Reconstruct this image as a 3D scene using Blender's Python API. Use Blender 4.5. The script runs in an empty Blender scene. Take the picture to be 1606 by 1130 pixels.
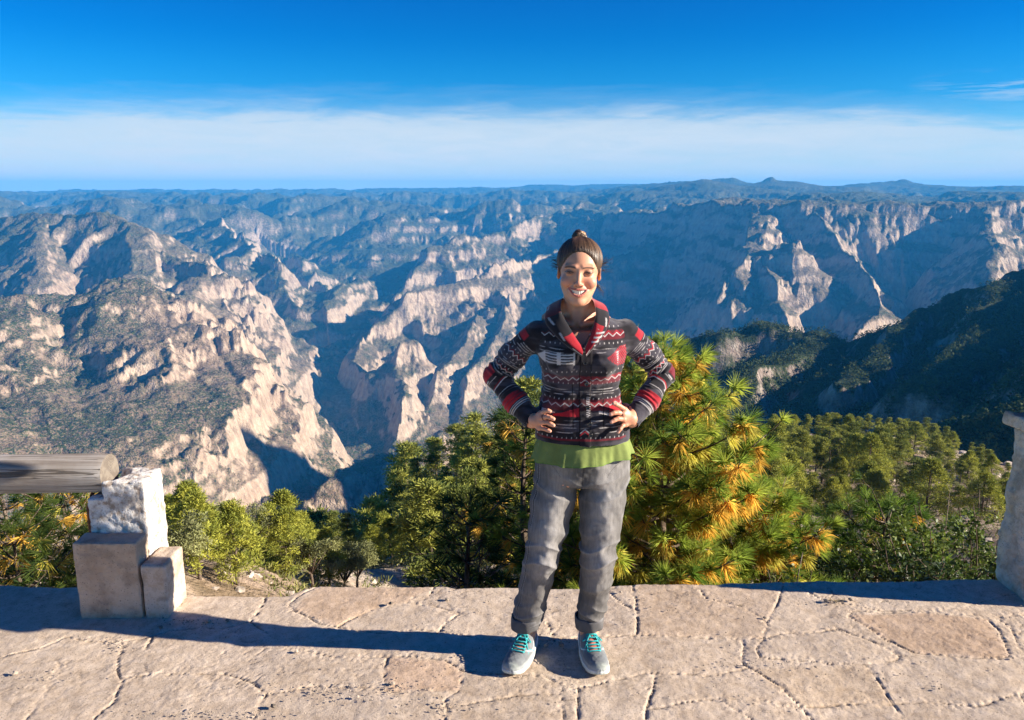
import bpy, bmesh, math, random, os, time
import numpy as np
from mathutils import Vector, Matrix
T0 = time.time()
R = math.radians
C = bpy.context.scene.collection
rng = np.random.default_rng(7)
random.seed(7)

# ------------------------------------------------------------------ camera figures
FPX, CX, CY, PITCH, CAMZ = 1249.0, 803.0, 565.0, R(12.0), 1.82
CP, SP = math.cos(PITCH), math.sin(PITCH)
def W(px, py, Y):
    """a point of the photograph at horizontal distance Y in front of the camera"""
    sx, sy = (px-CX)/FPX, (py-CY)/FPX
    t = Y/(CP - SP*sy)
    return np.array([sx*t, Y, CAMZ - (SP + CP*sy)*t])
def G(px, py, z=0.0):
    """a point of the photograph on the level z"""
    sx, sy = (px-CX)/FPX, (py-CY)/FPX
    t = (CAMZ-z)/(SP + CP*sy)
    return np.array([sx*t, (CP - SP*sy)*t, z])

SUN_AZ, SUN_EL = R(98.0), R(20.0)          # clockwise from +Y
SUN = np.array([math.sin(SUN_AZ)*math.cos(SUN_EL), math.cos(SUN_AZ)*math.cos(SUN_EL), math.sin(SUN_EL)])

# ------------------------------------------------------------------ noise
_perm = np.random.default_rng(11).permutation(256).astype(np.int32)
_perm = np.concatenate([_perm, _perm, _perm])
_ga = np.random.default_rng(12).uniform(0, 2*math.pi, 256)
_gx, _gy = np.cos(_ga).astype(np.float32), np.sin(_ga).astype(np.float32)
def pn(x, y, seed=0):
    x = np.asarray(x, dtype=np.float64); y = np.asarray(y, dtype=np.float64)
    xi = np.floor(x).astype(np.int64); yi = np.floor(y).astype(np.int64)
    xf = (x-xi).astype(np.float32); yf = (y-yi).astype(np.float32)
    a = (xi + seed*37) & 255; b = (yi + seed*91) & 255
    u = xf*xf*xf*(xf*(xf*6-15)+10); v = yf*yf*yf*(yf*(yf*6-15)+10)
    def g(dx, dy):
        h = _perm[_perm[a+dx] + ((b+dy) & 255)]
        return _gx[h]*(xf-dx) + _gy[h]*(yf-dy)
    n0 = g(0, 0)*(1-u) + g(1, 0)*u
    n1 = g(0, 1)*(1-u) + g(1, 1)*u
    return (n0*(1-v) + n1*v)*1.5
def fbm(x, y, oct=4, seed=0, gain=.5):
    s = 0; a = 1.0; f = 1.0; t = 0
    for o in range(oct):
        s = s + a*pn(x*f, y*f, seed+o*5); t += a; a *= gain; f *= 2.03
    return s/t
def ridged(x, y, oct=4, seed=0, gain=.5):
    s = 0; a = 1.0; f = 1.0; t = 0
    for o in range(oct):
        s = s + a*(1-2*np.abs(pn(x*f, y*f, seed+o*7))); t += a; a *= gain; f *= 2.07
    return s/t
def smst(a, b, x):
    t = np.clip((x-a)/(b-a), 0, 1)
    return t*t*(3-2*t)

# ------------------------------------------------------------------ object helpers
def mesh_obj(name, verts, faces, mats, parent=None, smooth=True, matidx=None, attrs=None):
    """one mesh object; faces is an (n,3) / (n,4) array or a list of such arrays"""
    me = bpy.data.meshes.new(name)
    verts = np.asarray(verts, dtype=np.float32)
    fl = faces if isinstance(faces, list) else [faces]
    fl = [np.asarray(f, dtype=np.int32) for f in fl if len(f)]
    me.vertices.add(len(verts)); me.vertices.foreach_set('co', verts.ravel())
    nl = sum(f.size for f in fl); npoly = sum(len(f) for f in fl)
    me.loops.add(nl); me.loops.foreach_set('vertex_index', np.concatenate([f.ravel() for f in fl]))
    me.polygons.add(npoly)
    tot = np.concatenate([np.full(len(f), f.shape[1], dtype=np.int32) for f in fl])
    me.polygons.foreach_set('loop_start', np.concatenate([[0], np.cumsum(tot)[:-1]]).astype(np.int32))
    me.polygons.foreach_set('loop_total', tot)
    if matidx is not None: me.polygons.foreach_set('material_index', np.asarray(matidx, dtype=np.int32))
    me.polygons.foreach_set('use_smooth', np.full(npoly, smooth, dtype=bool))
    me.update(calc_edges=True)
    for k, v in (attrs or {}).items():
        v = np.asarray(v, dtype=np.float32)
        if v.ndim == 1:
            me.attributes.new(k, 'FLOAT', 'POINT').data.foreach_set('value', v)
        else:
            if v.shape[1] == 3: v = np.concatenate([v, np.ones((len(v), 1), np.float32)], 1)
            me.attributes.new(k, 'FLOAT_COLOR', 'POINT').data.foreach_set('color', v.ravel())
    for m in (mats if isinstance(mats, (list, tuple)) else [mats]): me.materials.append(m)
    o = bpy.data.objects.new(name, me); C.objects.link(o)
    if parent: o.parent = parent
    return o
def tag(o, label, cat, group=None, kind=None):
    o['label'] = label; o['category'] = cat
    if group: o['group'] = group
    if kind: o['kind'] = kind
    return o
def thing(name, label, cat, loc=(0, 0, 0), rotz=0, group=None):
    o = bpy.data.objects.new(name, None); C.objects.link(o)
    o.location = loc; o.rotation_euler = (0, 0, rotz); o.empty_display_size = .2
    return tag(o, label, cat, group)
class Buf:
    """collects vertices, faces and a colour per vertex for one mesh"""
    def __init__(s): s.v = []; s.f = {3: [], 4: []}; s.c = []; s.n = 0
    def add(s, v, f, col=(1, 1, 1)):
        v = np.asarray(v, dtype=np.float32).reshape(-1, 3); f = np.asarray(f, dtype=np.int32)
        s.v.append(v); s.f[f.shape[1]].append(f+s.n)
        c = np.asarray(col, dtype=np.float32)
        if c.ndim == 1: c = np.repeat(c[None], len(v), 0)
        s.c.append(c); s.n += len(v)
    def obj(s, name, mat, parent=None, smooth=True):
        fs = [np.concatenate(s.f[k]) for k in (3, 4) if s.f[k]]
        return mesh_obj(name, np.concatenate(s.v), fs, mat, parent, smooth, attrs={'Col': np.concatenate(s.c)})
def tube(pts, rad, n=8, caps=True):
    """swept tube; returns verts, quads"""
    pts = np.asarray(pts, dtype=float); m = len(pts)
    rad = np.broadcast_to(np.asarray(rad, dtype=float), (m,))
    tan = np.gradient(pts, axis=0); tan /= np.linalg.norm(tan, axis=1)[:, None]+1e-12
    up = np.array([0, 0, 1.]) if abs(tan[0][2]) < .9 else np.array([1., 0, 0])
    u = np.cross(up, tan[0]); u /= np.linalg.norm(u)
    vs = []; a = np.arange(n)*2*math.pi/n
    for i in range(m):
        u = u - tan[i]*np.dot(u, tan[i]); u /= np.linalg.norm(u)+1e-12
        w = np.cross(tan[i], u)
        vs.append(pts[i] + rad[i]*(np.cos(a)[:, None]*u + np.sin(a)[:, None]*w))
    v = np.concatenate(vs)
    i = np.arange(m-1)[:, None]*n; j = np.arange(n)[None]; k = (j+1) % n
    f = np.stack([i+j, i+k, i+n+k, i+n+j], -1).reshape(-1, 4)
    if caps:
        v = np.concatenate([v, pts[:1], pts[-1:]]); c0 = m*n
        cap = [(c0, (q+1) % n, q, q) for q in range(n)]
        tri0 = np.array([(c0, (q+1) % n, q) for q in range(n)]+[(c0+1, (m-1)*n+q, (m-1)*n+(q+1) % n) for q in range(n)])
        return v, f, tri0
    return v, f
def add_tube(b, pts, rad, n=8, col=(1, 1, 1)):
    v, f, t = tube(pts, rad, n)
    n0 = b.n; b.add(v, f, col); b.f[3].append(np.asarray(t, np.int32)+n0)

# ------------------------------------------------------------------ material helpers
class NT:
    def __init__(s, name, world=None):
        if world: s.m = world; s.t = world.node_tree
        else:
            s.m = bpy.data.materials.new(name); s.m.use_nodes = True; s.t = s.m.node_tree
        s.t.nodes.clear()
    def n(s, typ, ins=None, **kw):
        nd = s.t.nodes.new(typ)
        for k, v in kw.items(): setattr(nd, k, v)
        for k, v in (ins or {}).items():
            sock = nd.inputs[k]
            if isinstance(v, tuple) and len(v) == 2 and isinstance(v[0], bpy.types.Node): s.t.links.new(v[0].outputs[v[1]], sock)
            elif isinstance(v, bpy.types.Node): s.t.links.new(v.outputs[0], sock)
            else:
                if isinstance(v, (tuple, list)) and len(v) == 3 and sock.type == 'RGBA': v = (*v, 1)
                sock.default_value = v
        return nd
    def math(s, op, a, b=0.0, clamp=False):
        return s.n('ShaderNodeMath', {0: a, 1: b}, operation=op, use_clamp=clamp)
    def mix(s, fac, a, b, mode='MIX'):
        nd = s.n('ShaderNodeMixRGB', {'Fac': fac, 'Color1': a, 'Color2': b}, blend_type=mode); return nd
    def ramp(s, fac, stops, interp='LINEAR'):
        nd = s.n('ShaderNodeValToRGB', {'Fac': fac}); r = nd.color_ramp; r.interpolation = interp
        while len(r.elements) > 1: r.elements.remove(r.elements[-1])
        for i, (p, c) in enumerate(stops):
            e = r.elements[0] if i == 0 else r.elements.new(p)
            e.position = p; e.color = (*c, 1) if isinstance(c, tuple) else (c, c, c, 1)
        return nd
    def noise(s, vec, scale, detail=3, rough=.55, dist=0.0):
        return s.n('ShaderNodeTexNoise', {'Vector': vec, 'Scale': scale, 'Detail': detail, 'Roughness': rough, 'Distortion': dist})
    def coord(s, kind='Object'): return (s.n('ShaderNodeTexCoord'), kind)
    def out(s, color, rough=.8, bump=None, bstr=.3, bdist=.01, spec=.3, extra=None):
        ins = {'Base Color': color, 'Roughness': rough, 'Specular IOR Level': spec}
        if bump is not None:
            ins['Normal'] = s.n('ShaderNodeBump', {'Height': bump, 'Strength': bstr, 'Distance': bdist})
        ins.update(extra or {})
        b = s.n('ShaderNodeBsdfPrincipled', ins)
        s.n('ShaderNodeOutputMaterial', {'Surface': b}); return s.m
ONLY = ''
def want(k): return (not ONLY) or (k in ONLY.split(','))
# ------------------------------------------------------------------ camera, sun, sky, air
S = bpy.context.scene
cam = bpy.data.cameras.new('camera'); co = bpy.data.objects.new('camera', cam); C.objects.link(co)
co.location = (0, 0, CAMZ); co.rotation_euler = (R(90)-PITCH, 0, 0)
cam.sensor_fit = 'HORIZONTAL'; cam.sensor_width = 36.0; cam.lens = 36.0*FPX/1606.0
cam.clip_start = .1; cam.clip_end = 200000
S.camera = co
S.view_settings.view_transform = 'Standard'; S.view_settings.look = 'None'
S.view_settings.gamma = 1; S.view_settings.exposure = 1.36
S.cycles.volume_bounces = 1
S.cycles.transparent_max_bounces = 16

sl = bpy.data.lights.new('sun', 'SUN'); sl.energy = 5.0; sl.angle = R(.5); sl.color = (1.0, .90, .76)
so = bpy.data.objects.new('sun', sl); C.objects.link(so)
so.rotation_euler = Vector(SUN).to_track_quat('Z', 'Y').to_euler()

w = bpy.data.worlds.new('World'); S.world = w; w.use_nodes = True
n = NT('', w)
sky = n.n('ShaderNodeTexSky', sky_type='NISHITA', sun_disc=False)
sky.sun_elevation = SUN_EL; sky.sun_rotation = SUN_AZ; sky.altitude = 2200; sky.air_density = 1.0; sky.dust_density = .35; sky.ozone_density = 3.0
tc = n.coord('Generated')
sz = n.n('ShaderNodeSeparateXYZ', {0: tc})
cl = n.n('ShaderNodeCombineXYZ', {0: (sz, 'X'), 1: (sz, 'Y'), 2: n.math('MAXIMUM', (sz, 'Z'), .02)})
n.t.links.new(cl.outputs[0], sky.inputs['Vector'])
sep = n.n('ShaderNodeSeparateXYZ', {0: tc})
elev = n.math('MAXIMUM', n.math('ARCSINE', (sep, 'Z')), .012)                     # radians above the horizon
az = n.math('ARCTAN2', (sep, 'X'), (sep, 'Y'))
# thin high cloud sheet: lies along the horizon, stretched sideways
cv = n.n('ShaderNodeCombineXYZ', {0: n.math('MULTIPLY', az, 1.2), 1: n.math('MULTIPLY', elev, 9.0)})
n1 = n.noise(cv, 2.2, 7, .66, .5); n2 = n.noise(cv, 9.0, 5, .6, .8)
# upper edge of the sheet, lower to the right and at the far left
e1 = n.math('ADD', elev, n.math('MULTIPLY', n.math('SUBTRACT', (n1, 0), .5), .062))
e1 = n.math('ADD', e1, n.math('MULTIPLY', n.math('SUBTRACT', (n2, 0), .5), .034))
dome = n.math('MULTIPLY', n.math('POWER', n.math('ABSOLUTE', n.math('ADD', az, .06)), 2.0), .07)
e1 = n.math('ADD', e1, dome)
top = n.ramp(e1, [(0.0, 1.0), (.070, .97), (.080, .88), (.092, .40), (.104, .12), (.124, 0.0)])
# a clearer strip under the sheet
e2 = n.math('ADD', elev, n.math('MULTIPLY', n.math('SUBTRACT', (n1, 0), .5), .03))
e2 = n.math('SUBTRACT', e2, n.math('MULTIPLY', az, .045))
low = n.ramp(e2, [(0.0, .93), (.018, .86), (.045, 1.0)])
dens = n.math('MULTIPLY', top, low)
dens = n.math('MULTIPLY', dens, n.math('ADD', .70, n.math('MULTIPLY', (n2, 0), .5)), clamp=True)
# wisps at the upper right
wv = n.n('ShaderNodeCombineXYZ', {0: n.math('MULTIPLY', az, 3.0), 1: n.math('MULTIPLY', elev, 40.0)})
n3 = n.noise(wv, 1.6, 5, .6, .6)
wm = n.ramp((n3, 0), [(.50, 0.0), (.70, 1.0)])
band = n.math('MULTIPLY', n.ramp(elev, [(.085, 0.0), (.10, 1.0), (.112, .8), (.122, 0.0)]), n.ramp(az, [(.44, 0.0), (.52, .85)]))
dens = n.math('MAXIMUM', dens, n.math('MULTIPLY', wm, band))
hsv = n.n('ShaderNodeHueSaturation', {'Saturation': 1.5, 'Color': sky, 'Value': 1.0})
tint = n.mix(1.0, hsv, n.ramp(elev, [(0.0, (.62, .88, 1.02)), (.07, (.40, .84, .98)), (.14, (.20, .82, 1.0)), (.24, (.06, .64, .98)), (.45, (.04, .55, .92))]), 'MULTIPLY')
cloudcol = n.mix(1.0, (5.0, 5.6, 6.05), (1, 1, 1), 'MULTIPLY')
full = n.mix(dens, tint, cloudcol)
bg = n.n('ShaderNodeBackground', {'Color': full, 'Strength': .056})
n.n('ShaderNodeOutputWorld', {'Surface': bg})
# ------------------------------------------------------------------ the canyon as one sheet of ground
# every crest is a line of (photo x, photo y, distance); the land falls away from it on both sides
def crest(pts, slope=.75, w=0, rib=.35, lam=260, seed=0, cap=None):
    return dict(p=np.array([W(*q) for q in pts]), slope=slope, w=w, rib=rib, lam=lam, seed=seed)
RIDGES = [
 # near left massif
 crest([(-700,400,3300),(-300,440,3100),(0,452,2900),(110,470,2850),(190,452,2950),(290,475,2900),(370,492,2850),(420,545,2750),(460,585,2650)], 1.00, 60, .35, 200, 1),
 crest([(460,585,2650),(500,590,2600),(535,592,2560),(560,640,2480),(585,690,2420)], 1.19, 0, .5, 130, 2),
 crest([(190,452,2950),(215,520,2550),(200,560,2300),(190,590,2150),(150,640,1950)], 0.69, 90, .5, 150, 3),
 crest([(370,492,2850),(390,560,2500),(430,640,2250),(470,700,2120),(500,745,2050)], 0.69, 60, .45, 150, 4),
 crest([(0,452,2900),(30,520,2450),(40,600,2050),(60,660,1850),(80,730,1650)], 0.69, 60, .5, 130, 5),
 crest([(290,475,2900),(310,560,2450),(340,640,2150),(350,720,1950),(340,770,1850)], 0.69, 50, .45, 140, 6),
 crest([(-200,470,2500),(-150,600,2000),(-80,760,1500)], 0.75, 50, .45, 140, 7),
 # ridge behind it
 crest([(-500,330,5600),(-100,352,5200),(60,338,5000),(150,345,4900),(215,365,4700),(255,405,4500),(330,425,4300),(395,455,4100),(430,510,3850),(452,560,3650)], 1.08, 30, .5, 330, 8),
 crest([(60,338,5000),(70,400,4400),(60,430,4100)], 1.01, 20, .5, 250, 9),
 crest([(215,365,4700),(235,420,4250),(170,450,3900)], 1.01, 60, .5, 200, 10),
 crest([(330,425,4300),(290,465,3850),(210,470,3600)], 1.08, 20, .5, 200, 11),
 # pyramids left of the middle
 crest([(300,345,8500),(380,365,7200),(410,400,6400),(470,440,5700),(490,460,5400)], 0.86, 0, .5, 380, 12),
 crest([(410,400,6400),(350,420,5900)], 0.86, 0, .5, 300, 13),
 # the central descending ridges
 crest([(1000,322,9500),(880,345,8000),(800,372,7200),(700,400,6600),(600,430,6100),(520,470,5600),(470,510,5200)], 1.10, 0, .6, 420, 14),
 crest([(880,345,8000),(930,372,7200),(905,400,6600),(840,425,5900),(770,432,5400),(720,445,5200),(640,470,4900),(590,500,4700),(520,530,4400)], 1.17, 0, .55, 300, 15),
 crest([(790,430,6300),(765,478,5400),(735,530,4600),(705,585,4050),(640,668,3400)], .95, 0, .40, 300, 16),
 crest([(660,462,5500),(600,515,4800),(520,570,4050),(495,600,3850)], 1.05, 0, .36, 300, 18),
 crest([(850,440,6200),(800,500,5100),(745,600,4000),(720,650,3600)], 1.05, 0, .36, 260, 17),
 crest([(640,540,4000),(590,565,3800),(600,590,3500),(625,640,3250),(640,665,3150)], 1.38, 0, .32, 272, 19),
 crest([(540,570,3700),(590,595,3250),(570,640,3050)], 1.52, 0, .32, 240, 20),
 # the right-hand tableland and its buttresses
 crest([(930,345,8200),(1000,352,7200),(1080,345,6400),(1170,332,5700),(1260,330,5500),(1400,331,5400),(1606,332,5200),(2100,330,5000)], 1.31, 220, .35, 330, 21),
 crest([(1080,345,6400),(1060,385,5900),(1010,400,5700)], 1.00, 0, .5, 250, 22),
 crest([(1170,332,5700),(1185,352,5300),(1180,385,4900),(1200,402,4600),(1250,405,4500)], 1.38, 60, .5, 190, 23),
 crest([(1200,402,4600),(1215,480,4150),(1235,540,3850),(1240,580,3650)], 1.03, 0, .45, 200, 24),
 crest([(1200,402,4600),(1150,440,4350),(1110,520,3950),(1085,590,3650)], 1.44, 0, .5, 200, 25),
 crest([(1260,330,5500),(1290,370,5000),(1320,410,4600),(1360,450,4250),(1380,490,4000),(1330,560,3600)], 1.31, 0, .45, 220, 26),
 crest([(1540,332,5200),(1550,370,4700),(1565,410,4300),(1550,450,4000)], 1.31, 20, .45, 230, 27),
 crest([(1760,332,5200),(1750,400,4300),(1720,460,3800)], 1.19, 20, .45, 230, 28),
 # unseen shoulder added behind the dark hill to keep the gorge in shade
 crest([(1770,470,1950),(1850,300,1900),(1960,110,1850),(2200,-20,1900),(2700,-80,2000)], 1.6, 0, .12, 260, 29),
 # far tablelands and hills
 crest([(-700,325,9500),(-100,330,9000),(250,335,9000),(330,345,8800)], .55, 300, .4, 600, 30),
 crest([(-900,306,17000),(0,318,14000),(160,316,13500),(300,322,12500),(430,324,12000),(520,330,11000)], .5, 500, .4, 800, 31),
 crest([(-900,300,19500),(20,303,19500),(200,305,19500),(420,304,19500),(640,300,19500),(800,296,19500),(900,291,19500),(1010,289,19000),(1200,292,20000)], .35, 1200, .35, 1500, 32),
 crest([(560,318,15000),(660,316,13500),(740,312,13000),(900,308,13000),(1000,303,13500)], .5, 500, .4, 800, 33),
 crest([(480,345,9500),(560,335,10000),(640,335,10000),(720,330,10200)], .55, 150, .45, 600, 34),
 crest([(620,352,8600),(700,342,9000),(800,335,9200),(900,330,9500)], .55, 80, .5, 600, 35),
 crest([(960,300,14000),(1020,286,12500),(1080,283,12000),(1140,279,12000),(1180,300,12000)], .32, 0, .3, 1200, 36),
 crest([(1000,318,10500),(1060,295,10000),(1110,282,9800),(1170,303,9800)], .30, 0, .35, 900, 37),
 crest([(1150,305,11000),(1215,278,11000),(1290,300,11000)], .32, 0, .35, 1000, 38),
 crest([(1280,298,13000),(1360,285,12500),(1420,281,12500),(1480,298,12500),(1560,292,12000),(1700,294,12000),(2100,292,12000)], .32, 0, .35, 1100, 39),
 crest([(1180,318,8800),(1300,316,8200),(1450,318,8000),(1606,318,7600),(2000,315,7600)], .25, 400, .3, 900, 40),
 crest([(1290,318,7200),(1360,312,7200),(1420,322,7200)], .3, 0, .3, 600, 41),
]
for r_ in RIDGES:
    r_['p'][:, 2] -= {1: 78, 2: 40, 3: 70, 4: 60, 5: 70, 6: 60, 8: 38, 9: 38, 10: 38, 11: 38}.get(r_['seed'], 0)
    r_['p'][:, 2] = np.minimum(r_['p'][:, 2], 240)
# the dark wooded hill on the right
HILL = [
 crest([(1290,545,1090),(1235,556,1000),(1180,585,900),(1120,640,800),(1080,720,720)], 1.0, 16, .3, 80, 56),
 crest([(1380,520,1130),(1310,590,900),(1260,650,760)], 1.1, 10, .35, 80, 57),
 crest([(2600,60,1500),(2100,230,1300),(1750,375,1250),(1606,428,1200),(1520,462,1180),(1450,487,1160),(1380,520,1130),(1320,545,1110),(1290,556,1110)], 1.08, 10, .35, 90, 50),
 crest([(1310,548,1110),(1260,515,1180),(1210,502,1200),(1150,510,1210),(1085,532,1220),(1040,590,1200)], 1.31, 32, .35, 80, 51),
 crest([(1606,428,1200),(1560,520,900),(1500,580,760),(1470,600,700)], 1.05, 20, .4, 80, 52),
 crest([(1240,560,1050),(1200,567,960),(1150,575,900)], 1.57, 30, .35, 70, 53),
 crest([(1900,330,1200),(1850,450,800),(1750,560,560),(1700,640,420)], 0.96, 20, .35, 80, 54),
 crest([(1450,487,1160),(1380,560,900),(1330,590,800)], 1.40, 10, .4, 80, 55),
]
for r_ in HILL: r_['p'][:, 2] = np.minimum(r_['p'][:, 2], 200)
def tents(x, y, ridges, floor=-1500.0, conc=.22):
    h = np.full(x.shape, float(floor))
    for r in ridges:
        p = r['p']; s0 = 0.0
        for a, b in zip(p[:-1], p[1:]):
            ex, ey = b[0]-a[0], b[1]-a[1]; L2 = ex*ex+ey*ey; L = math.sqrt(L2)
            t = np.clip(((x-a[0])*ex + (y-a[1])*ey)/L2, 0, 1)
            dx, dy = x-(a[0]+t*ex), y-(a[1]+t*ey)
            d = np.sqrt(dx*dx+dy*dy)
            zc = a[2]+(b[2]-a[2])*t
            ok = np.nonzero(zc - r['slope']*(np.maximum(d-r['w'], 0)-1.3*r['rib']*r['lam'])*.85 > h)[0]     # only where this crest can win
            if len(ok):
                t, dx, dy, d, zc = t[ok], dx[ok], dy[ok], d[ok], zc[ok]
                side = np.sign(ex*dy-ey*dx)
                s = s0 + t*L
                rib = 1.25*ridged(s/r['lam'] + side*13.7, d/(r['lam']*3.5) + r['seed']*3.1, 4, r['seed'])
                dd = np.maximum(d - r['w'], 0)
                drop = r['slope']*(dd - .9*r['rib']*rib*np.minimum(dd, r['lam']*1.1))
                drop = drop*(1.12 - conc*smst(0, 1400, dd))
                h[ok] = np.maximum(h[ok], zc - drop)
            s0 += L
    return h
RIVERS = [np.array([W(*q) for q in L]) for L in (
 [(300,900,1500),(380,850,1750),(450,800,2000),(540,765,2350),(610,745,2850),(545,690,3550),(505,600,4250),(475,520,4900),(500,470,6200),(430,440,7600)],
 [(610,745,2850),(690,700,3350),(800,675,3500),(950,640,3800),(1050,620,4000),(1150,610,3700),(1300,600,3300),(1450,560,3500)],
 [(505,600,4250),(560,520,5300),(640,440,6800)])]
def carve(x, y, h):
    for p in RIVERS:
        for a, b in zip(p[:-1], p[1:]):
            e = b[:2]-a[:2]
            t = np.clip(((x-a[0])*e[0] + (y-a[1])*e[1])/(e@e), 0, 1)
            d = np.hypot(x-a[0]-t*e[0], y-a[1]-t*e[1])
            lim = a[2]+(b[2]-a[2])*t + np.maximum(d-70, 0)*.70
            ok = np.nonzero(lim < h)[0]
            if len(ok):
                rb = ridged(x[ok]/380, y[ok]/380, 4, 77, .55)
                l2 = lim[ok] + np.maximum(d[ok]-70, 0)*.20 + np.minimum(np.maximum(d[ok]-70, 0), 420)*.60*rb
                h[ok] = np.minimum(h[ok], l2)
    return h
STRATA = np.array([-1600, -1250, -1080, -900, -760, -610, -470, -360, -255, -170, -90, -20, 60, 200, 800.])
def terrace(h, k):
    """cliff bands: squeeze the ground into benches with steep steps between"""
    i = np.clip(np.searchsorted(STRATA, h)-1, 0, len(STRATA)-2)
    a = STRATA[i]; b = STRATA[i+1]; t = (h-a)/(b-a)
    t2 = np.where(t < .62, t/.62*.36, .36+(t-.62)/.38*.64)
    t3 = smst(.0, 1.0, t2)*.35 + t2*.65
    return h + k*((a+(b-a)*t3) - h)
NEAR = np.array([W(*q) for q in [          # the ground near the terrace: photo x, y, distance
 (-250,900,16),(-250,880,30),(60,905,22),(60,880,42),(200,880,30),(300,905,38),(330,880,52),(430,885,60),(480,905,48),(540,900,70),
 (300,850,75),(500,895,95),(560,872,110),(640,860,95),(640,810,125),(720,905,70),(740,800,110),(720,745,150),(830,712,150),(850,850,80),(900,820,100),
 (960,700,160),(1050,715,190),(1100,800,110),(1100,740,170),(1200,706,230),(1300,688,260),(1400,688,260),(1480,708,240),(1560,745,200),
 (1250,830,100),(1400,830,95),(1560,830,80),(1420,760,165),(1320,750,190),(1640,770,150),(1700,850,70),(1300,960,35),(1000,980,30),(700,985,30),(1600,960,30),(1900,860,60),
 (400,1050,17),(100,1060,15),(800,1100,15),(1200,1080,15),(1600,1080,14)]])
NEARPOLY = np.array([W(px, 600, d)[:2] for px, d in [(-900,40),(-500,46),(150,52),(300,60),(400,66),(480,76),(560,95),(640,120),(740,150),(850,172),(1050,205),(1160,262),(1300,305),(1430,300),(1530,262),(1640,225),(1900,170),(2600,120)]])
NEARPOLY = np.concatenate([NEARPOLY, [[60, -60], [-60, -60]]])
def poly_sd(x, y, P):
    d = np.full(x.shape, 1e9); ins = np.zeros(x.shape, bool)
    for i in range(len(P)):
        a = P[i]; b = P[(i+1) % len(P)]; e = b-a
        t = np.clip(((x-a[0])*e[0]+(y-a[1])*e[1])/(e@e), 0, 1)
        d = np.minimum(d, np.hypot(x-a[0]-t*e[0], y-a[1]-t*e[1]))
        c = ((a[1] > y) != (b[1] > y)) & (x < (b[0]-a[0])*(y-a[1])/(b[1]-a[1]+1e-12)+a[0])
        ins ^= c
    return np.where(ins, -d, d)
def near_h(x, y):
    r = np.hypot(x, y); az = np.arctan2(x, np.maximum(y, .1)); lr = np.log(np.maximum(r, 8))
    cr = np.hypot(NEAR[:, 0], NEAR[:, 1]); ca = np.arctan2(NEAR[:, 0], NEAR[:, 1]); cl = np.log(cr)
    wsum = 0; hs = 0
    for i in range(len(NEAR)):
        d2 = ((az-ca[i])/.16)**2 + ((lr-cl[i])/.28)**2 + .05
        wi = 1/d2**2
        # each control carries the slope angle as seen from the camera, so it extrapolates along the ray gently
        hs = hs + wi*((NEAR[i, 2]-CAMZ)/cr[i]); wsum = wsum + wi
    h = CAMZ + hs/wsum*r
    h = h + fbm(x/14, y/14, 4, 61)*np.minimum(r*.02, 2.6)
    sd = poly_sd(x, y, NEARPOLY)
    h = h - np.maximum(sd, 0)*.85 - 6*smst(0, 12, sd)
    return h
def ground_h(x, y, full=False):
    x = np.asarray(x, float); y = np.asarray(y, float)
    r = np.hypot(x, y)
    wx = fbm(x/700, y/700, 3, 21)*170 + fbm(x/160, y/160, 4, 22, .55)*45
    wy = fbm(x/700, y/700, 3, 24)*170 + fbm(x/160, y/160, 4, 25, .55)*45
    far = np.clip((r-5500)/6000, 0, 1)
    k = (.55 + .8*far)*smst(600, 3000, r)
    hf = tents(x+wx*k, y+wy*k, RIDGES)
    fl = -1420 + fbm(x/900, y/900, 4, 31)*130 + np.clip(r-5500, 0, 1e9)*.09 + np.clip((r-9000), 0, 1e9)*.02
    fl = np.minimum(fl, -260 + fbm(x/2600, y/2600, 4, 32)*300)
    hf = np.maximum(hf, fl)
    hf = carve(x+wx*k, y+wy*k, hf)
    big = ridged(x/1500, y/1500, 5, 33)
    hf = hf + (big-.1)*(95+150*far)*smst(1200, 3500, r)*smst(0, 500, 200-hf)
    hf = hf + ridged(x/420+fbm(x/300,y/300,2,39)*.4, y/420, 5, 35, .55)*44*smst(900, 3200, r)*smst(150, -150, hf)
    hf = hf + ridged(x/130+fbm(x/90,y/90,2,48)*.5, y/130, 4, 47, .55)*17*smst(1000, 2200, r)*(1-.6*smst(5000, 12000, r))
    kt = smst(-.25, .25, fbm(x/1300, y/1300, 2, 36)+.12)*.85*smst(1200, 2200, r)
    strat = hf + fbm(x/500, y/500, 3, 37)*50
    hf = hf + (terrace(strat, kt)-strat)
    hf = hf + fbm(x/60, y/60, 4, 38, .6)*9*smst(1000, 2000, r)*(1-smst(5000, 9000, r))
    # the hill
    hx = x+fbm(x/120, y/120, 4, 41, .55)*34; hy = y+fbm(x/120, y/120, 4, 42, .55)*34
    hh = tents(hx, hy, HILL, -1400.0, 0.0)
    hst = hh + fbm(x/90, y/90, 3, 44)*16
    hb = (hst/58.0); fr = hb-np.floor(hb)
    kt2 = smst(-.2, .2, fbm(x/170, y/170, 2, 45)+.03)*.8*smst(-150, -200, hh)
    hh = hh + kt2*((np.floor(hb) + np.where(fr < .6, fr*.4, .24+(fr-.6)*1.9))*58.0 - hst)
    hh = hh + fbm(x/25, y/25, 4, 46, .6)*3.5
    h = np.maximum(hf, hh)
    nh = near_h(x, y)
    isnear = nh > h
    h = np.maximum(h, nh)
    if full: return h, isnear, (hh > hf) & ~isnear
    return h
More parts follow.
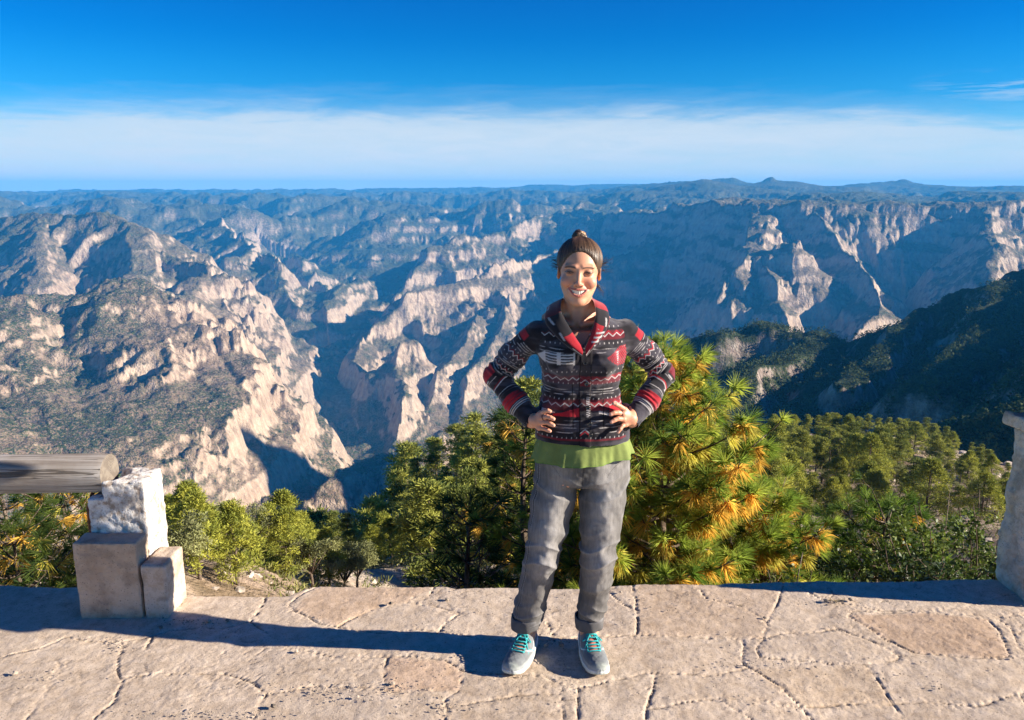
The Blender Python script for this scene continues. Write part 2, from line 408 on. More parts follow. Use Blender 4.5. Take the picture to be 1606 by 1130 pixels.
def mat_canyon():
    n = NT('canyon_rock')
    geo = n.n('ShaderNodeNewGeometry'); P = (geo, 'Position')
    sepn = n.n('ShaderNodeSeparateXYZ', {0: (geo, 'Normal')}); up = (sepn, 'Z')
    sp_ = n.n('ShaderNodeSeparateXYZ', {0: P})
    big = n.noise(P, .0011, 5, .6); mid = n.noise(P, .008, 5, .62); fine = n.noise(P, .045, 4, .65); vf = n.noise(P, .16, 3, .6)
    # rock: cream, pink and grey patches, vertical streaks, level beds
    vs = n.n('ShaderNodeVectorMath', {0: P, 1: (1, 1, .12)}, operation='MULTIPLY')
    stk = n.noise(vs, .055, 4, .65)
    hs = n.n('ShaderNodeVectorMath', {0: P, 1: (.05, .05, 1.0)}, operation='MULTIPLY')
    bed = n.noise(hs, .03, 4, .6)
    rock = n.ramp((mid, 0), [(.30, (.27, .20, .15)), (.45, (.38, .30, .23)), (.58, (.50, .42, .33)), (.72, (.31, .23, .19))])
    rock = n.mix(.55, rock, n.ramp((stk, 0), [(.32, (.16, .115, .09)), (.46, (.40, .32, .25)), (.62, (.68, .60, .49))]))
    rock = n.mix(.30, rock, n.ramp((bed, 0), [(.35, (.20, .14, .11)), (.5, (.40, .31, .24)), (.65, (.55, .46, .36))]))
    soil = n.ramp((fine, 0), [(.3, (.15, .115, .085)), (.55, (.26, .20, .15)), (.7, (.36, .29, .225))])
    steep = n.math('SUBTRACT', 1.0, up)
    st = n.math('ADD', steep, n.math('MULTIPLY', n.math('SUBTRACT', (fine, 0), .5), .30))
    isrock = n.ramp(st, [(.24, 0.0), (.42, 1.0)])
    base = n.mix(isrock, soil, rock)
    # scrub: speckles of single bushes inside larger patches
    veg = n.ramp(n.math('ADD', n.math('MULTIPLY', (vf, 0), .6), n.math('MULTIPLY', (fine, 0), .4)), [(.46, 0.0), (.52, 1.0)])
    patch = n.math('ADD', n.math('MULTIPLY', (big, 0), .9), n.math('MULTIPLY', (mid, 0), .7))
    pm = n.ramp(patch, [(.68, .10), (.84, 1.0)])
    flat = n.ramp(st, [(.16, 1.0), (.42, .12)])
    vm = n.math('MULTIPLY', n.math('MULTIPLY', veg, pm), flat)
    dist = n.n('ShaderNodeVectorMath', {0: P}, operation='LENGTH')
    farv = n.ramp(n.math('DIVIDE', (dist, 'Value'), 20000.0), [(.13, 0.0), (.36, .80)])
    vm = n.math('MAXIMUM', vm, n.math('MULTIPLY', farv, flat))
    green = n.ramp((fine, 0), [(.3, (.030, .045, .018)), (.7, (.075, .09, .035))])
    base = n.mix(1.0, base, (1.06, .97, .88), 'MULTIPLY'); col = n.mix(vm, base, green)
    bh = n.math('ADD', n.math('MULTIPLY', (stk, 0), 1.0), n.math('MULTIPLY', (vf, 0), .5))
    bh = n.math('ADD', bh, n.math('MULTIPLY', (fine, 0), 1.0))
    return n.out(col, .95, bh, .9, 14.0, .1)
def mat_hill():
    n = NT('wooded_hill')
    geo = n.n('ShaderNodeNewGeometry'); P = (geo, 'Position')
    sepn = n.n('ShaderNodeSeparateXYZ', {0: (geo, 'Normal')}); up = (sepn, 'Z')
    fine = n.noise(P, .09, 5, .65); vf = n.noise(P, .35, 3, .6); vs = n.n('ShaderNodeVectorMath', {0: P, 1: (1, 1, .15)}, operation='MULTIPLY')
    stk = n.noise(vs, .10, 5, .65)
    rock = n.ramp((stk, 0), [(.3, (.10, .075, .06)), (.5, (.23, .18, .15)), (.68, (.42, .36, .30))])
    st = n.math('ADD', n.math('SUBTRACT', 1.0, up), n.math('MULTIPLY', n.math('SUBTRACT', (fine, 0), .5), .5))
    isr = n.ramp(st, [(.25, 0.0), (.45, 1.0)])
    green = n.ramp((vf, 0), [(.35, (.018, .030, .012)), (.6, (.045, .06, .024)), (.72, (.12, .09, .06))])
    col = n.mix(isr, green, rock)
    return n.out(col, .95, n.math('ADD', (stk, 0), (vf, 0)), .9, 4.0, .1)
def mat_slope():
    n = NT('pine_slope_soil')
    geo = n.n('ShaderNodeNewGeometry'); P = (geo, 'Position')
    a = n.noise(P, .09, 5, .6); b = n.noise(P, .9, 5, .65); c = n.noise(P, 5.0, 3, .6)
    soil = n.ramp((a, 0), [(.32, (.075, .055, .035)), (.46, (.24, .165, .11)), (.56, (.46, .35, .26)), (.66, (.55, .46, .37))])
    lit = n.ramp((b, 0), [(.36, (.05, .05, .022)), (.50, (.17, .13, .08)), (.62, (.48, .37, .28))])
    col = n.mix(.45, soil, lit)
    return n.out(col, .95, n.math('ADD', (b, 0), n.math('MULTIPLY', (c, 0), .3)), .8, .5, .1)

HTOP = [209.0]
def build_terrain():
    a_f = np.linspace(R(-37), R(37), 1150)
    a_l = -np.geomspace(R(37.3), R(70), 60)[::-1]; a_r = np.geomspace(R(37.2), R(84), 130)
    TQ = 1.0; a_f = np.linspace(R(-37), R(37), int(1150*TQ))
    A = np.concatenate([a_l, a_f, a_r])
    RR = np.concatenate([np.geomspace(5.2, 320, int(190*TQ)), np.geomspace(323, 1350, int(190*TQ)), np.geomspace(1358, 9000, int(620*TQ)), np.geomspace(9060, 22000, int(170*TQ))])
    na, nr = len(A), len(RR)
    a, r = np.meshgrid(A, RR)
    x = r*np.sin(a); y = r*np.cos(a)
    h, isn, ish = ground_h(x.ravel(), y.ravel(), True)
    V = np.stack([x.ravel(), y.ravel(), h], 1); HTOP[0] = float(h[np.hypot(x.ravel(), y.ravel()) < 22000].max())
    i = np.arange(nr-1)[:, None]*na; j = np.arange(na-1)[None]
    F = np.stack([i+j, i+j+1, i+na+j+1, i+na+j], -1).reshape(-1, 4)
    cls = np.where(isn, 2, np.where(ish, 1, 0))
    fc = cls[F].max(1)
    names = ['canyon_terrain', 'wooded_hill', 'pine_slope']
    mats = [mat_canyon(), mat_hill(), mat_slope()]
    for k in range(3):
        f = F[fc == k]
        used = np.unique(f); remap = np.full(len(V), -1, np.int64); remap[used] = np.arange(len(used))
        o = mesh_obj(names[k], V[used], remap[f], mats[k], None, True)
        o['kind'] = 'structure'
    print('terrain', len(V), time.time()-T0)
if want('terrain'): build_terrain()
def build_haze():
    n = NT('haze_air')
    v = n.n('ShaderNodeVolumePrincipled', {'Color': (.05, .44, 1.0), 'Density': 5.0e-5, 'Anisotropy': 0.0})
    n.n('ShaderNodeOutputMaterial', {'Volume': v})
    x0, x1, y0, y1, z0, z1 = -22600, 22600, -400, 22600, -1900, max(60.0, HTOP[0]+6)
    v8 = [(x0,y0,z0),(x1,y0,z0),(x1,y1,z0),(x0,y1,z0),(x0,y0,z1),(x1,y0,z1),(x1,y1,z1),(x0,y1,z1)]
    f = [(0,3,2,1),(4,5,6,7),(0,1,5,4),(1,2,6,5),(2,3,7,6),(3,0,4,7)]
    o = mesh_obj('haze', v8, np.array(f), n.m, None, False); o['kind'] = 'stuff'
    tag(o, 'thin blue air haze filling the canyon out to the horizon', 'haze', kind='stuff')
if want('haze'): build_haze()
# ------------------------------------------------------------------ distance-field modelling
class Field:
    def __init__(s, lo, hi, h):
        s.lo = np.array(lo, float); s.h = h
        s.n = np.ceil((np.array(hi)-s.lo)/h).astype(int)+1
        s.f = np.full(s.n, 1.0, np.float32)
        s.ax = [(s.lo[i]+np.arange(s.n[i])*h).astype(np.float32) for i in range(3)]
    def sub(s, lo, hi):
        sl = []
        for i in range(3):
            a = int(np.clip(math.floor((lo[i]-s.lo[i])/s.h), 0, s.n[i]-1)); b = int(np.clip(math.ceil((hi[i]-s.lo[i])/s.h)+1, a+1, s.n[i]))
            sl.append(slice(a, b))
        X = s.ax[0][sl[0]][:, None, None]; Y = s.ax[1][sl[1]][None, :, None]; Z = s.ax[2][sl[2]][None, None, :]
        return tuple(sl), X, Y, Z
    def op(s, lo, hi, fn, k=0.0, mode='add'):
        m = k + .012
        sl, X, Y, Z = s.sub(np.array(lo)-m, np.array(hi)+m)
        d = fn(X, Y, Z).astype(np.float32); f = s.f[sl]
        if mode == 'add':
            if k > 0:
                h = np.maximum(k-np.abs(f-d), 0)/k; s.f[sl] = np.minimum(f, d) - h*h*k*.25
            else: s.f[sl] = np.minimum(f, d)
        else:
            d = -d
            if k > 0:
                h = np.maximum(k-np.abs(f-d), 0)/k; s.f[sl] = np.maximum(f, d) + h*h*k*.25
            else: s.f[sl] = np.maximum(f, d)
    def cone(s, a, b, ra, rb, k=.01, mode='add', sc=(1, 1, 1)):
        a = np.array(a, float); b = np.array(b, float); r = max(ra, rb)/min(sc)
        e = b-a; L2 = (e*e).sum()+1e-12
        def fn(X, Y, Z):
            t = np.clip(((X-a[0])*e[0]+(Y-a[1])*e[1]+(Z-a[2])*e[2])/L2, 0, 1)
            return np.sqrt(((X-a[0]-t*e[0])*sc[0])**2+((Y-a[1]-t*e[1])*sc[1])**2+((Z-a[2]-t*e[2])*sc[2])**2) - (ra+(rb-ra)*t)
        s.op(np.minimum(a, b)-r, np.maximum(a, b)+r, fn, k, mode)
    def chain(s, pts, rad, k=.01, mode='add', sc=(1, 1, 1)):
        for i in range(len(pts)-1): s.cone(pts[i], pts[i+1], rad[i], rad[i+1], k, mode, sc)
    def ell(s, c, r, k=.01, mode='add', rot=None):
        c = np.array(c, float); r = np.array(r, float)
        def fn(X, Y, Z):
            x, y, z = X-c[0], Y-c[1], Z-c[2]
            if rot is not None:
                x, y, z = [rot[i][0]*x+rot[i][1]*y+rot[i][2]*z for i in range(3)]
            q = np.sqrt((x/r[0])**2+(y/r[1])**2+(z/r[2])**2)
            g = np.sqrt((x/r[0]**2)**2+(y/r[1]**2)**2+(z/r[2]**2)**2)+1e-9
            return np.where(q < .2, -r.min()*(1-q), q*(q-1)/g)
        R_ = r if rot is None else np.full(3, r.max())
        s.op(c-R_, c+R_, fn, k, mode)
    def box(s, lo, hi, rd=.01, k=0.0, mode='add'):
        c = (np.array(lo)+np.array(hi))/2; e = (np.array(hi)-np.array(lo))/2-rd
        def fn(X, Y, Z):
            qx, qy, qz = np.abs(X-c[0])-e[0], np.abs(Y-c[1])-e[1], np.abs(Z-c[2])-e[2]
            return np.sqrt(np.maximum(qx, 0)**2+np.maximum(qy, 0)**2+np.maximum(qz, 0)**2)+np.minimum(np.maximum(qx, np.maximum(qy, qz)), 0)-rd
        s.op(lo, hi, fn, k, mode)
    def loft(s, zs, cx, cy, a, b, p=2.0, k=.01, mode='add'):
        """upright body with elliptic sections given at heights zs"""
        zs = np.array(zs, float)
        def fn(X, Y, Z):
            z = Z.ravel()
            A = np.interp(z, zs, a)[None, None]; B = np.interp(z, zs, b)[None, None]
            x = (X-np.interp(z, zs, cx)[None, None]); y = (Y-np.interp(z, zs, cy)[None, None])
            q = (np.abs(x/A)**p+np.abs(y/B)**p)**(1/p)
            d = (q-1)*np.minimum(A, B)
            dz = np.maximum(zs[0]-Z, Z-zs[-1])
            return np.where(dz > 0, np.sqrt(np.maximum(d, 0)**2+dz**2), np.maximum(d, dz))
        s.op((min(cx)-max(a), min(cy)-max(b), zs[0]), (max(cx)+max(a), max(cy)+max(b), zs[-1]), fn, k, mode)
    def mesh(s):
        f = s.f; sg = f < 0
        n0, n1, n2 = f.shape
        c8 = [sg[i:n0-1+i, j:n1-1+j, k:n2-1+k] for i in (0, 1) for j in (0, 1) for k in (0, 1)]
        anyv = c8[0].copy(); allv = c8[0].copy()
        for c in c8[1:]: anyv |= c; allv &= c
        act = anyv & ~allv
        I, J, K = np.nonzero(act)
        idx = np.full(act.shape, -1, np.int32); idx[I, J, K] = np.arange(len(I))
        P = np.zeros((len(I), 3)); N = np.zeros(len(I))
        cor = [(i, j, k) for i in (0, 1) for j in (0, 1) for k in (0, 1)]
        val = {c: f[I+c[0], J+c[1], K+c[2]] for c in cor}
        for c in cor:
            for ax in range(3):
                if c[ax] == 0:
                    d = list(c); d[ax] = 1; d = tuple(d)
                    va, vb = val[c], val[d]; m = (va < 0) != (vb < 0)
                    t = va/(va-vb+1e-20)
                    q = np.array(c, float)[None].repeat(len(I), 0); q[:, ax] = t
                    P[m] += q[m]; N[m] += 1
        P = P/N[:, None] + np.stack([I, J, K], 1)
        V = s.lo + P*s.h
        Fs = []
        for ax in range(3):
            o = [a for a in range(3) if a != ax]
            sa = [slice(None)]*3; sb = [slice(None)]*3
            sa[ax] = slice(0, -1); sb[ax] = slice(1, None)
            for q in o: sa[q] = slice(1, -1); sb[q] = slice(1, -1)
            A = sg[tuple(sa)]; B = sg[tuple(sb)]
            for inside_first in (True, False):
                m = (A & ~B) if inside_first else (~A & B)
                e = np.array(np.nonzero(m))
                e[o[0]] += 1; e[o[1]] += 1
                def cell(d0, d1):
                    q = [e[0].copy(), e[1].copy(), e[2].copy()]; q[o[0]] = q[o[0]]-d0; q[o[1]] = q[o[1]]-d1
                    return idx[q[0], q[1], q[2]]
                quad = np.stack([cell(1, 1), cell(0, 1), cell(0, 0), cell(1, 0)], 1)
                flip = (not inside_first) ^ (ax == 1)
                Fs.append(quad[:, ::-1] if flip else quad)
        F = np.concatenate(Fs)
        F = F[(F >= 0).all(1)]
        return V, F
def vnormals(V, F):
    n = np.cross(V[F[:, 2]]-V[F[:, 0]], V[F[:, 3 if F.shape[1] > 3 else 1]]-V[F[:, 1]]) if F.shape[1] == 4 else np.cross(V[F[:, 1]]-V[F[:, 0]], V[F[:, 2]]-V[F[:, 0]])
    N = np.zeros_like(V)
    for c in range(F.shape[1]):
        for q in range(3): N[:, q] += np.bincount(F[:, c], n[:, q], len(V))
    return N/(np.linalg.norm(N, axis=1)[:, None]+1e-12)
def relax(V, F, it=1, w=.5):
    E = np.concatenate([F[:, [i, (i+1) % F.shape[1]]] for i in range(F.shape[1])])
    cnt = np.bincount(E[:, 0], minlength=len(V))+np.bincount(E[:, 1], minlength=len(V))
    for _ in range(it):
        S_ = np.stack([np.bincount(E[:, 0], V[E[:, 1], q], len(V))+np.bincount(E[:, 1], V[E[:, 0], q], len(V)) for q in range(3)], 1)
        V = V*(1-w)+S_/np.maximum(cnt, 1)[:, None]*w
    return V
_lat = np.random.default_rng(5).uniform(-1, 1, (32, 32, 32)).astype(np.float32)
def n3(P, f, seed=0):
    q = P*f + np.array([seed*3.7, seed*1.3, seed*2.1]); i = np.floor(q).astype(int); t = q-i; t = t*t*(3-2*t)
    r = 0
    for a in (0, 1):
        for b in (0, 1):
            for c in (0, 1):
                r = r + _lat[(i[:, 0]+a) & 31, (i[:, 1]+b) & 31, (i[:, 2]+c) & 31]*(t[:, 0] if a else 1-t[:, 0])*(t[:, 1] if b else 1-t[:, 1])*(t[:, 2] if c else 1-t[:, 2])
    return r
def f3(P, f, o=3, seed=0, g=.5):
    s = 0; a = 1
    for k in range(o): s = s+a*n3(P, f, seed+k); a *= g; f *= 2.1
    return s
# ------------------------------------------------------------------ the paved terrace
EDGE_PX = [(-700,905),(-200,910),(0,913),(120,916),(200,928),(285,931),(350,929),(410,931),(455,927),(478,919),(500,914),(600,916),(700,915),(715,918),(820,916),(900,917),(960,914),(1000,911),(1110,911),(1220,908),(1400,906),(1560,904),(1700,900),(2300,885)]
EDGE = np.array([G(*p)[:2] for p in EDGE_PX])
def edge_y(x): return np.interp(x, EDGE[:, 0], EDGE[:, 1]) + pn(x*9, x*0, 71)*.008 + pn(x*31, x*0, 72)*.004
JOINTS = [
 [(990,915),(998,935),(996,955),(1000,975),(998,992)], [(998,992),(1040,993),(1085,996),(1155,998),(1199,998)],
 [(1229,909),(1229,925),(1219,945),(1202,975),(1199,999),(1187,1014),(1195,1029)], [(1199,999),(1224,992),(1284,987),(1319,984)],
 [(1319,984),(1344,995),(1389,1014),(1411,1027),(1386,1039),(1359,1040)],
 [(1329,962),(1359,980),(1394,1004),(1434,1022),(1503,1029),(1573,1032),(1586,1024),(1568,990),(1548,970),(1523,962),(1459,957),(1334,955),(1329,962)],
 [(1239,910),(1284,935),(1334,945),(1379,952),(1454,955),(1518,947),(1583,930),(1640,925)],
 [(1558,965),(1583,980),(1598,1010),(1610,1025),(1640,1060)], [(1548,966),(1620,962)],
 [(1165,1000),(1167,1039),(1175,1044),(1219,1069),(1259,1104)], [(1359,1040),(1379,1069),(1404,1102)],
 [(1264,1104),(1329,1099),(1364,1094),(1379,1099),(1454,1099),(1528,1102),(1606,1087),(1680,1080)],
 [(1025,1054),(1025,1079),(1015,1104),(1013,1140)], [(955,925),(980,945),(1000,955)], [(881,1072),(883,1140)], [(908,1069),(906,1140)],
 [(806,1087),(876,1087),(881,1072),(908,1072),(1020,1054)], [(1025,1054),(1070,1052),(1125,1055),(1170,1044)], [(1125,1094),(1175,1124),(1190,1145)],
 [(1015,1109),(1125,1094),(1155,1094),(1254,1104)], [(856,975),(862,990),(873,1005)], [(1195,1029),(1240,1032),(1300,1036),(1359,1040)],
 [(299,930),(285,945),(271,957)], [(418,932),(416,942),(408,955),(393,972),(349,980),(280,985)],
 [(451,942),(458,955),(498,975),(538,980),(603,990),(648,985),(687,985),(747,997),(792,1003),(860,1000),(998,992)],
 [(503,915),(480,925),(451,945)], [(528,980),(560,962),(598,945),(638,942),(677,945),(722,960),(700,975),(682,990)], [(682,915),(672,935),(640,941)],
 [(244,992),(232,1012)], [(192,1007),(184,1030),(192,1064),(179,1094),(149,1119),(120,1150)], [(95,1039),(70,1079),(50,1112),(20,1150)],
 [(-100,1050),(0,1029),(60,1014),(100,997),(189,1004),(280,985)],
 [(610,1029),(603,1054),(605,1079),(660,1082),(717,1079),(727,1049),(697,1034),(648,1027),(610,1029)], [(697,1094),(702,1109),(806,1087)],
 [(189,1059),(249,1054),(349,1054),(398,1064),(418,1082),(384,1140)], [(418,1082),(500,1070),(605,1079)], [(697,1094),(717,1079)], [(702,1109),(690,1150)],
 [(393,972),(450,1010),(530,1030),(610,1029)], [(727,1049),(860,1060),(881,1072)], [(1404,1102),(1440,1150)], [(1259,1104),(1290,1150)],
 [(-200,980),(-60,1000),(0,1029)], [(1606,1087),(1640,1150)], [(1095,912),(1110,935),(1170,950),(1202,975)],
]
TINTS = [([(1329,962),(1394,1004),(1434,1022),(1573,1032),(1586,1024),(1548,970),(1459,957)], (.90, .82, .76)),
 ([(610,1029),(603,1054),(605,1079),(717,1079),(727,1049),(697,1034)], (1.0, .91, .85)),
 ([(1000,915),(1229,910),(1202,975),(1199,998),(998,992)], (.97, .93, .89)),
 ([(1175,1044),(1359,1040),(1404,1102),(1259,1104)], (.95, .92, .87)),
 ([(503,915),(682,915),(640,941),(598,945),(528,980),(458,955)], (1.0, .93, .87))]
def mat_paving():
    n = NT('flagstone')
    P = n.coord('Object'); at = n.n('ShaderNodeAttribute', attribute_name='Col'); cr = n.n('ShaderNodeAttribute', attribute_name='joint')
    a = n.noise(P, 2.2, 5, .6); b = n.noise(P, 22, 4, .65); c = n.noise(P, 150, 3, .7); d = n.noise(P, 420, 2, .6)
    col = n.ramp((a, 0), [(.30, (.40, .325, .235)), (.48, (.50, .42, .32)), (.66, (.58, .505, .405))])
    col = n.mix(.6, col, n.ramp((b, 0), [(.3, (.36, .28, .21)), (.5, (.53, .44, .35)), (.7, (.66, .57, .48))]))
    col = n.mix(1.0, col, at, 'MULTIPLY')
    spk = n.ramp((c, 0), [(.34, .55), (.44, 1.0), (.64, 1.0), (.72, 1.25)])
    col = n.mix(1.0, col, spk, 'MULTIPLY')
    vor = n.n('ShaderNodeTexVoronoi', {'Vector': P, 'Scale': 34.0}, feature='F1')
    pit = n.ramp((vor, 'Distance'), [(.035, .0), (.085, 1.0)])
    pmask = n.ramp((b, 0), [(.56, 1.0), (.66, 0.0)])
    pit = n.math('MAXIMUM', pit, pmask)
    col = n.mix(n.math('SUBTRACT', 1.0, pit), col, (.14, .10, .07))
    col = n.mix((cr, 'Fac'), col, (.085, .06, .045))
    h = n.math('ADD', n.math('MULTIPLY', (b, 0), 1.0), n.math('MULTIPLY', (c, 0), .45))
    h = n.math('ADD', h, n.math('MULTIPLY', (d, 0), .22)); h = n.math('ADD', h, n.math('MULTIPLY', pit, .6))
    return n.out(col, .92, h, .6, .005, .15)
def build_terrace():
    xs = np.concatenate([np.linspace(-9, -3.3, 70)[:-1], np.arange(-3.3, 3.3, .0065), np.linspace(3.3, 9, 70)])
    vn = np.concatenate([np.linspace(0, .78, 24)[:-1], np.linspace(.78, 1, 250)])
    Y0 = -3.5
    X, Vv = np.meshgrid(xs, vn); X = X.ravel(); Vv = Vv.ravel()
    Y = Y0 + Vv*(edge_y(X)-Y0)
    wx = X + fbm(X*5, Y*5, 2, 81)*.020 + fbm(X*40, Y*40, 2, 88)*.0025; wy = Y + fbm(X*5, Y*5, 2, 82)*.020 + fbm(X*40, Y*40, 2, 89)*.0025
    dist = np.full(X.shape, 9.0)
    dmin2 = np.full(X.shape, 9.0)
    for J in JOINTS:
        P = np.array([G(*q)[:2] for q in J])
        for a, b in zip(P[:-1], P[1:]):
            sel = np.nonzero((X > min(a[0], b[0])-.2) & (X < max(a[0], b[0])+.2) & (Y > min(a[1], b[1])-.2) & (Y < max(a[1], b[1])+.2))[0]
            e = b-a; t = np.clip(((wx[sel]-a[0])*e[0]+(wy[sel]-a[1])*e[1])/(e@e), 0, 1)
            d = np.hypot(wx[sel]-a[0]-t*e[0], wy[sel]-a[1]-t*e[1])
            dist[sel] = np.minimum(dist[sel], d)
    # unseen part of the floor behind the camera: plain cells
    vis = smst(1.9, 2.3, Y)
    wdt = .0014 + .0024*smst(-.1, .5, fbm(X*5, Y*5, 3, 83))
    on = smst(-.40, .10, fbm(X*3.2, Y*3.2, 3, 90)+.08)
    crk = np.exp(-(dist/wdt)**2)*on
    mortar = np.exp(-(dist/.028)**2)
    # finer fractures inside the stones
    fr = np.abs(pn(X*2.6+pn(X*9, Y*9, 91)*.35, Y*4.2+pn(X*9, Y*9, 92)*.35, 84)); fr2 = np.abs(pn(X*5.6+pn(X*17, Y*17, 93)*.4, Y*7.5, 85))
    msk = smst(.08, .32, fbm(X*1.3, Y*1.3, 2, 86)); msk2 = smst(.05, .3, fbm(X*2.1, Y*2.1, 2, 87))
    thin = np.exp(-(fr/.012)**2)*msk + .8*np.exp(-(fr2/.018)**2)*msk2
    # ledges flaking off in layers
    lay = fbm(X*2.4, Y*3.6, 4, 94, .55)*7; lfr = lay-np.floor(lay)
    z = smst(0, .10, lfr)*.0028*smst(0, .2, fbm(X*1.5, Y*1.5, 2, 95)) + fbm(X*2.0, Y*2.0, 3, 96)*.010 + fbm(X*14, Y*14, 4, 97, .6)*.0028 + fbm(X*70, Y*70, 2, 98)*.0011
    z = z + smst(0, .02, dist)*.0010 - crk*.008*vis - thin*.0035 + mortar*(fbm(X*60, Y*60, 2, 99))*.004
    z = z - np.exp(-((edge_y(X)-Y)/.012)**2)*.012
    z -= .012
    col = np.ones((len(X), 3))*np.array([1.03, .975, .93])
    for poly, c in TINTS:
        P = np.array([G(*q)[:2] for q in poly]); sd = poly_sd(wx, wy, P)
        col = col*(1-smst(.012, -.012, sd)[:, None]*(1-np.array(c)))
    st = fbm(X*.9, Y*1.4, 3, 55)
    col = col*(1+.16*st[:, None]*np.array([1.0, 1.0, 1.0]))
    col = col*(1-(mortar*.8*vis)[:, None]*np.array([.02, .03, .05])) + (mortar*.10*vis)[:, None]
    joint = np.clip(crk*.85*vis+thin*.50, 0, 1)
    V = np.stack([X, Y, z], 1); na = len(xs); nv = len(vn)
    i = np.arange(nv-1)[:, None]*na; j = np.arange(na-1)[None]
    F = np.stack([i+j, i+j+1, i+na+j+1, i+na+j], -1).reshape(-1, 4)
    last = np.arange((nv-1)*na, nv*na)
    # outer face of the terrace wall under the edge
    base = len(V); rows = [V]; cols = [col]; jn = [joint]
    for q, (dz, dy) in enumerate([(.03, .006), (.10, .0), (.25, -.02), (.6, .0), (1.6, .02), (5.0, .1)]):
        L = V[last].copy(); L[:, 2] -= dz; L[:, 1] += dy + pn(L[:, 0]*12, L[:, 0]*0+q*3.3, 57)*.015
        rows.append(L); cols.append(col[last]); jn.append(joint[last]*0)
    prev = last; fs = [F]
    for q in range(6):
        cur = base+q*na+np.arange(na)
        fs.append(np.stack([prev[:-1], prev[1:], cur[1:], cur[:-1]], 1)); prev = cur
    o = mesh_obj('terrace_paving', np.concatenate(rows), np.concatenate(fs), mat_paving(), None, True, attrs={'Col': np.concatenate(cols), 'joint': np.concatenate(jn)})
    o['kind'] = 'structure'

def mat_block(name, white=0.0):
    n = NT(name); P = n.coord('Object')
    a = n.noise(P, 5, 5, .6); b = n.noise(P, 26, 5, .65); c = n.noise(P, 120, 3, .6)
    col = n.ramp((a, 0), [(.32, (.40, .28, .185)), (.5, (.52, .385, .27)), (.68, (.62, .49, .37))])
    wm = n.ramp((b, 0), [(.40, (.34, .28, .235)), (.47, (.66, .62, .57)), (.6, (.80, .78, .74))])
    col = n.mix(white, col, wm)
    vor = n.n('ShaderNodeTexVoronoi', {'Vector': n.n('ShaderNodeVectorMath', {0: P, 1: (b, 'Color')}, operation='ADD'), 'Scale': 26.0})
    pit = n.ramp((vor, 'Distance'), [(.10, .0), (.17, 1.0)])
    gate = n.ramp((a, 0), [(.46, 1.0), (.56, 0.0)])
    pit = n.math('MAXIMUM', pit, gate)
    vor2 = n.n('ShaderNodeTexVoronoi', {'Vector': P, 'Scale': 95.0})
    pit2 = n.ramp((vor2, 'Distance'), [(.16, 0.0), (.25, 1.0)])
    p2 = n.math('MAXIMUM', pit2, n.ramp((b, 0), [(.48, 1.0), (.54, 0.0)]))
    stn = n.noise(P, 9, 4, .65); col = n.mix(n.ramp((stn, 0), [(.38, .55), (.52, 0.0)]), col, (.25, .19, .14)); col = n.mix(n.math('SUBTRACT', 1.0, pit), col, (.16, .12, .09))
    col = n.mix(n.math('MULTIPLY', n.math('SUBTRACT', 1.0, p2), .7), col, (.20, .15, .11))
    h = n.math('ADD', n.math('MULTIPLY', (b, 0), 1.3), n.math('MULTIPLY', (c, 0), .6)); h = n.math('ADD', h, n.math('MULTIPLY', n.math('ADD', pit, p2), .5))
    return n.out(col, .93, h, .8, .006, .1)
def stone(name, boxes, mat, parent, base, amp=.006, rd=.018, h=.0052, seed=1, carve_=(), chip=.4):
    lo = np.min([b[0] for b in boxes], 0)-.03; hi = np.max([b[1] for b in boxes], 0)+.03
    f = Field(lo, hi, h)
    for b in boxes: f.box(b[0], b[1], rd)
    for c in carve_: f.cone(c[0], c[1], c[2], c[2], .006, 'sub')
    V, F = f.mesh(); N = vnormals(V, F)
    d = f3(V, 9, 3, seed)*amp + f3(V, 45, 2, seed+9)*amp*.45
    # chips where the surface turns: edges wear more than faces
    edge = 1-np.max(np.abs(N), 1)
    d = d - edge*np.maximum(f3(V, 16, 2, seed+4), 0)*.03*chip
    V = V+N*d[:, None]
    o = mesh_obj(name, V-base, F, mat, parent); return o
def mat_log():
    n = NT('weathered_wood'); P = n.coord('Object')
    s = n.n('ShaderNodeVectorMath', {0: P, 1: (1.6, 30, 30)}, operation='MULTIPLY')
    a = n.noise(s, 1.0, 5, .65, .6); b = n.noise(P, 4, 4, .6); s2 = n.n('ShaderNodeVectorMath', {0: P, 1: (.8, 60, 60)}, operation='MULTIPLY'); c = n.noise(s2, 1.0, 3, .6, 1.2)
    col = n.ramp((a, 0), [(.30, (.13, .10, .08)), (.45, (.30, .26, .22)), (.6, (.44, .40, .355)), (.75, (.56, .52, .47))])
    col = n.mix(.35, col, n.ramp((b, 0), [(.35, (.24, .18, .13)), (.6, (.46, .42, .38))]))
    crack = n.ramp((c, 0), [(.36, 1.0), (.41, 0.0)])
    col = n.mix(n.math('MULTIPLY', crack, .75), col, (.05, .038, .03))
    return n.out(col, .88, n.math('SUBTRACT', (a, 0), crack), .7, .006, .15)
def mat_flat(name, col, rough=.8, var=.25, sc=30, bstr=.3, bd=.002, spec=.3, metal=0.0, extra=None):
    n = NT(name); P = n.coord('Object'); a = n.noise(P, sc, 4, .6)
    lo = tuple(c*(1-var) for c in col); hi = tuple(min(1, c*(1+var)) for c in col)
    e = {'Metallic': metal}; e.update(extra or {})
    return n.out(n.ramp((a, 0), [(.35, lo), (.65, hi)]), rough, (a, 0), bstr, bd, spec, e)
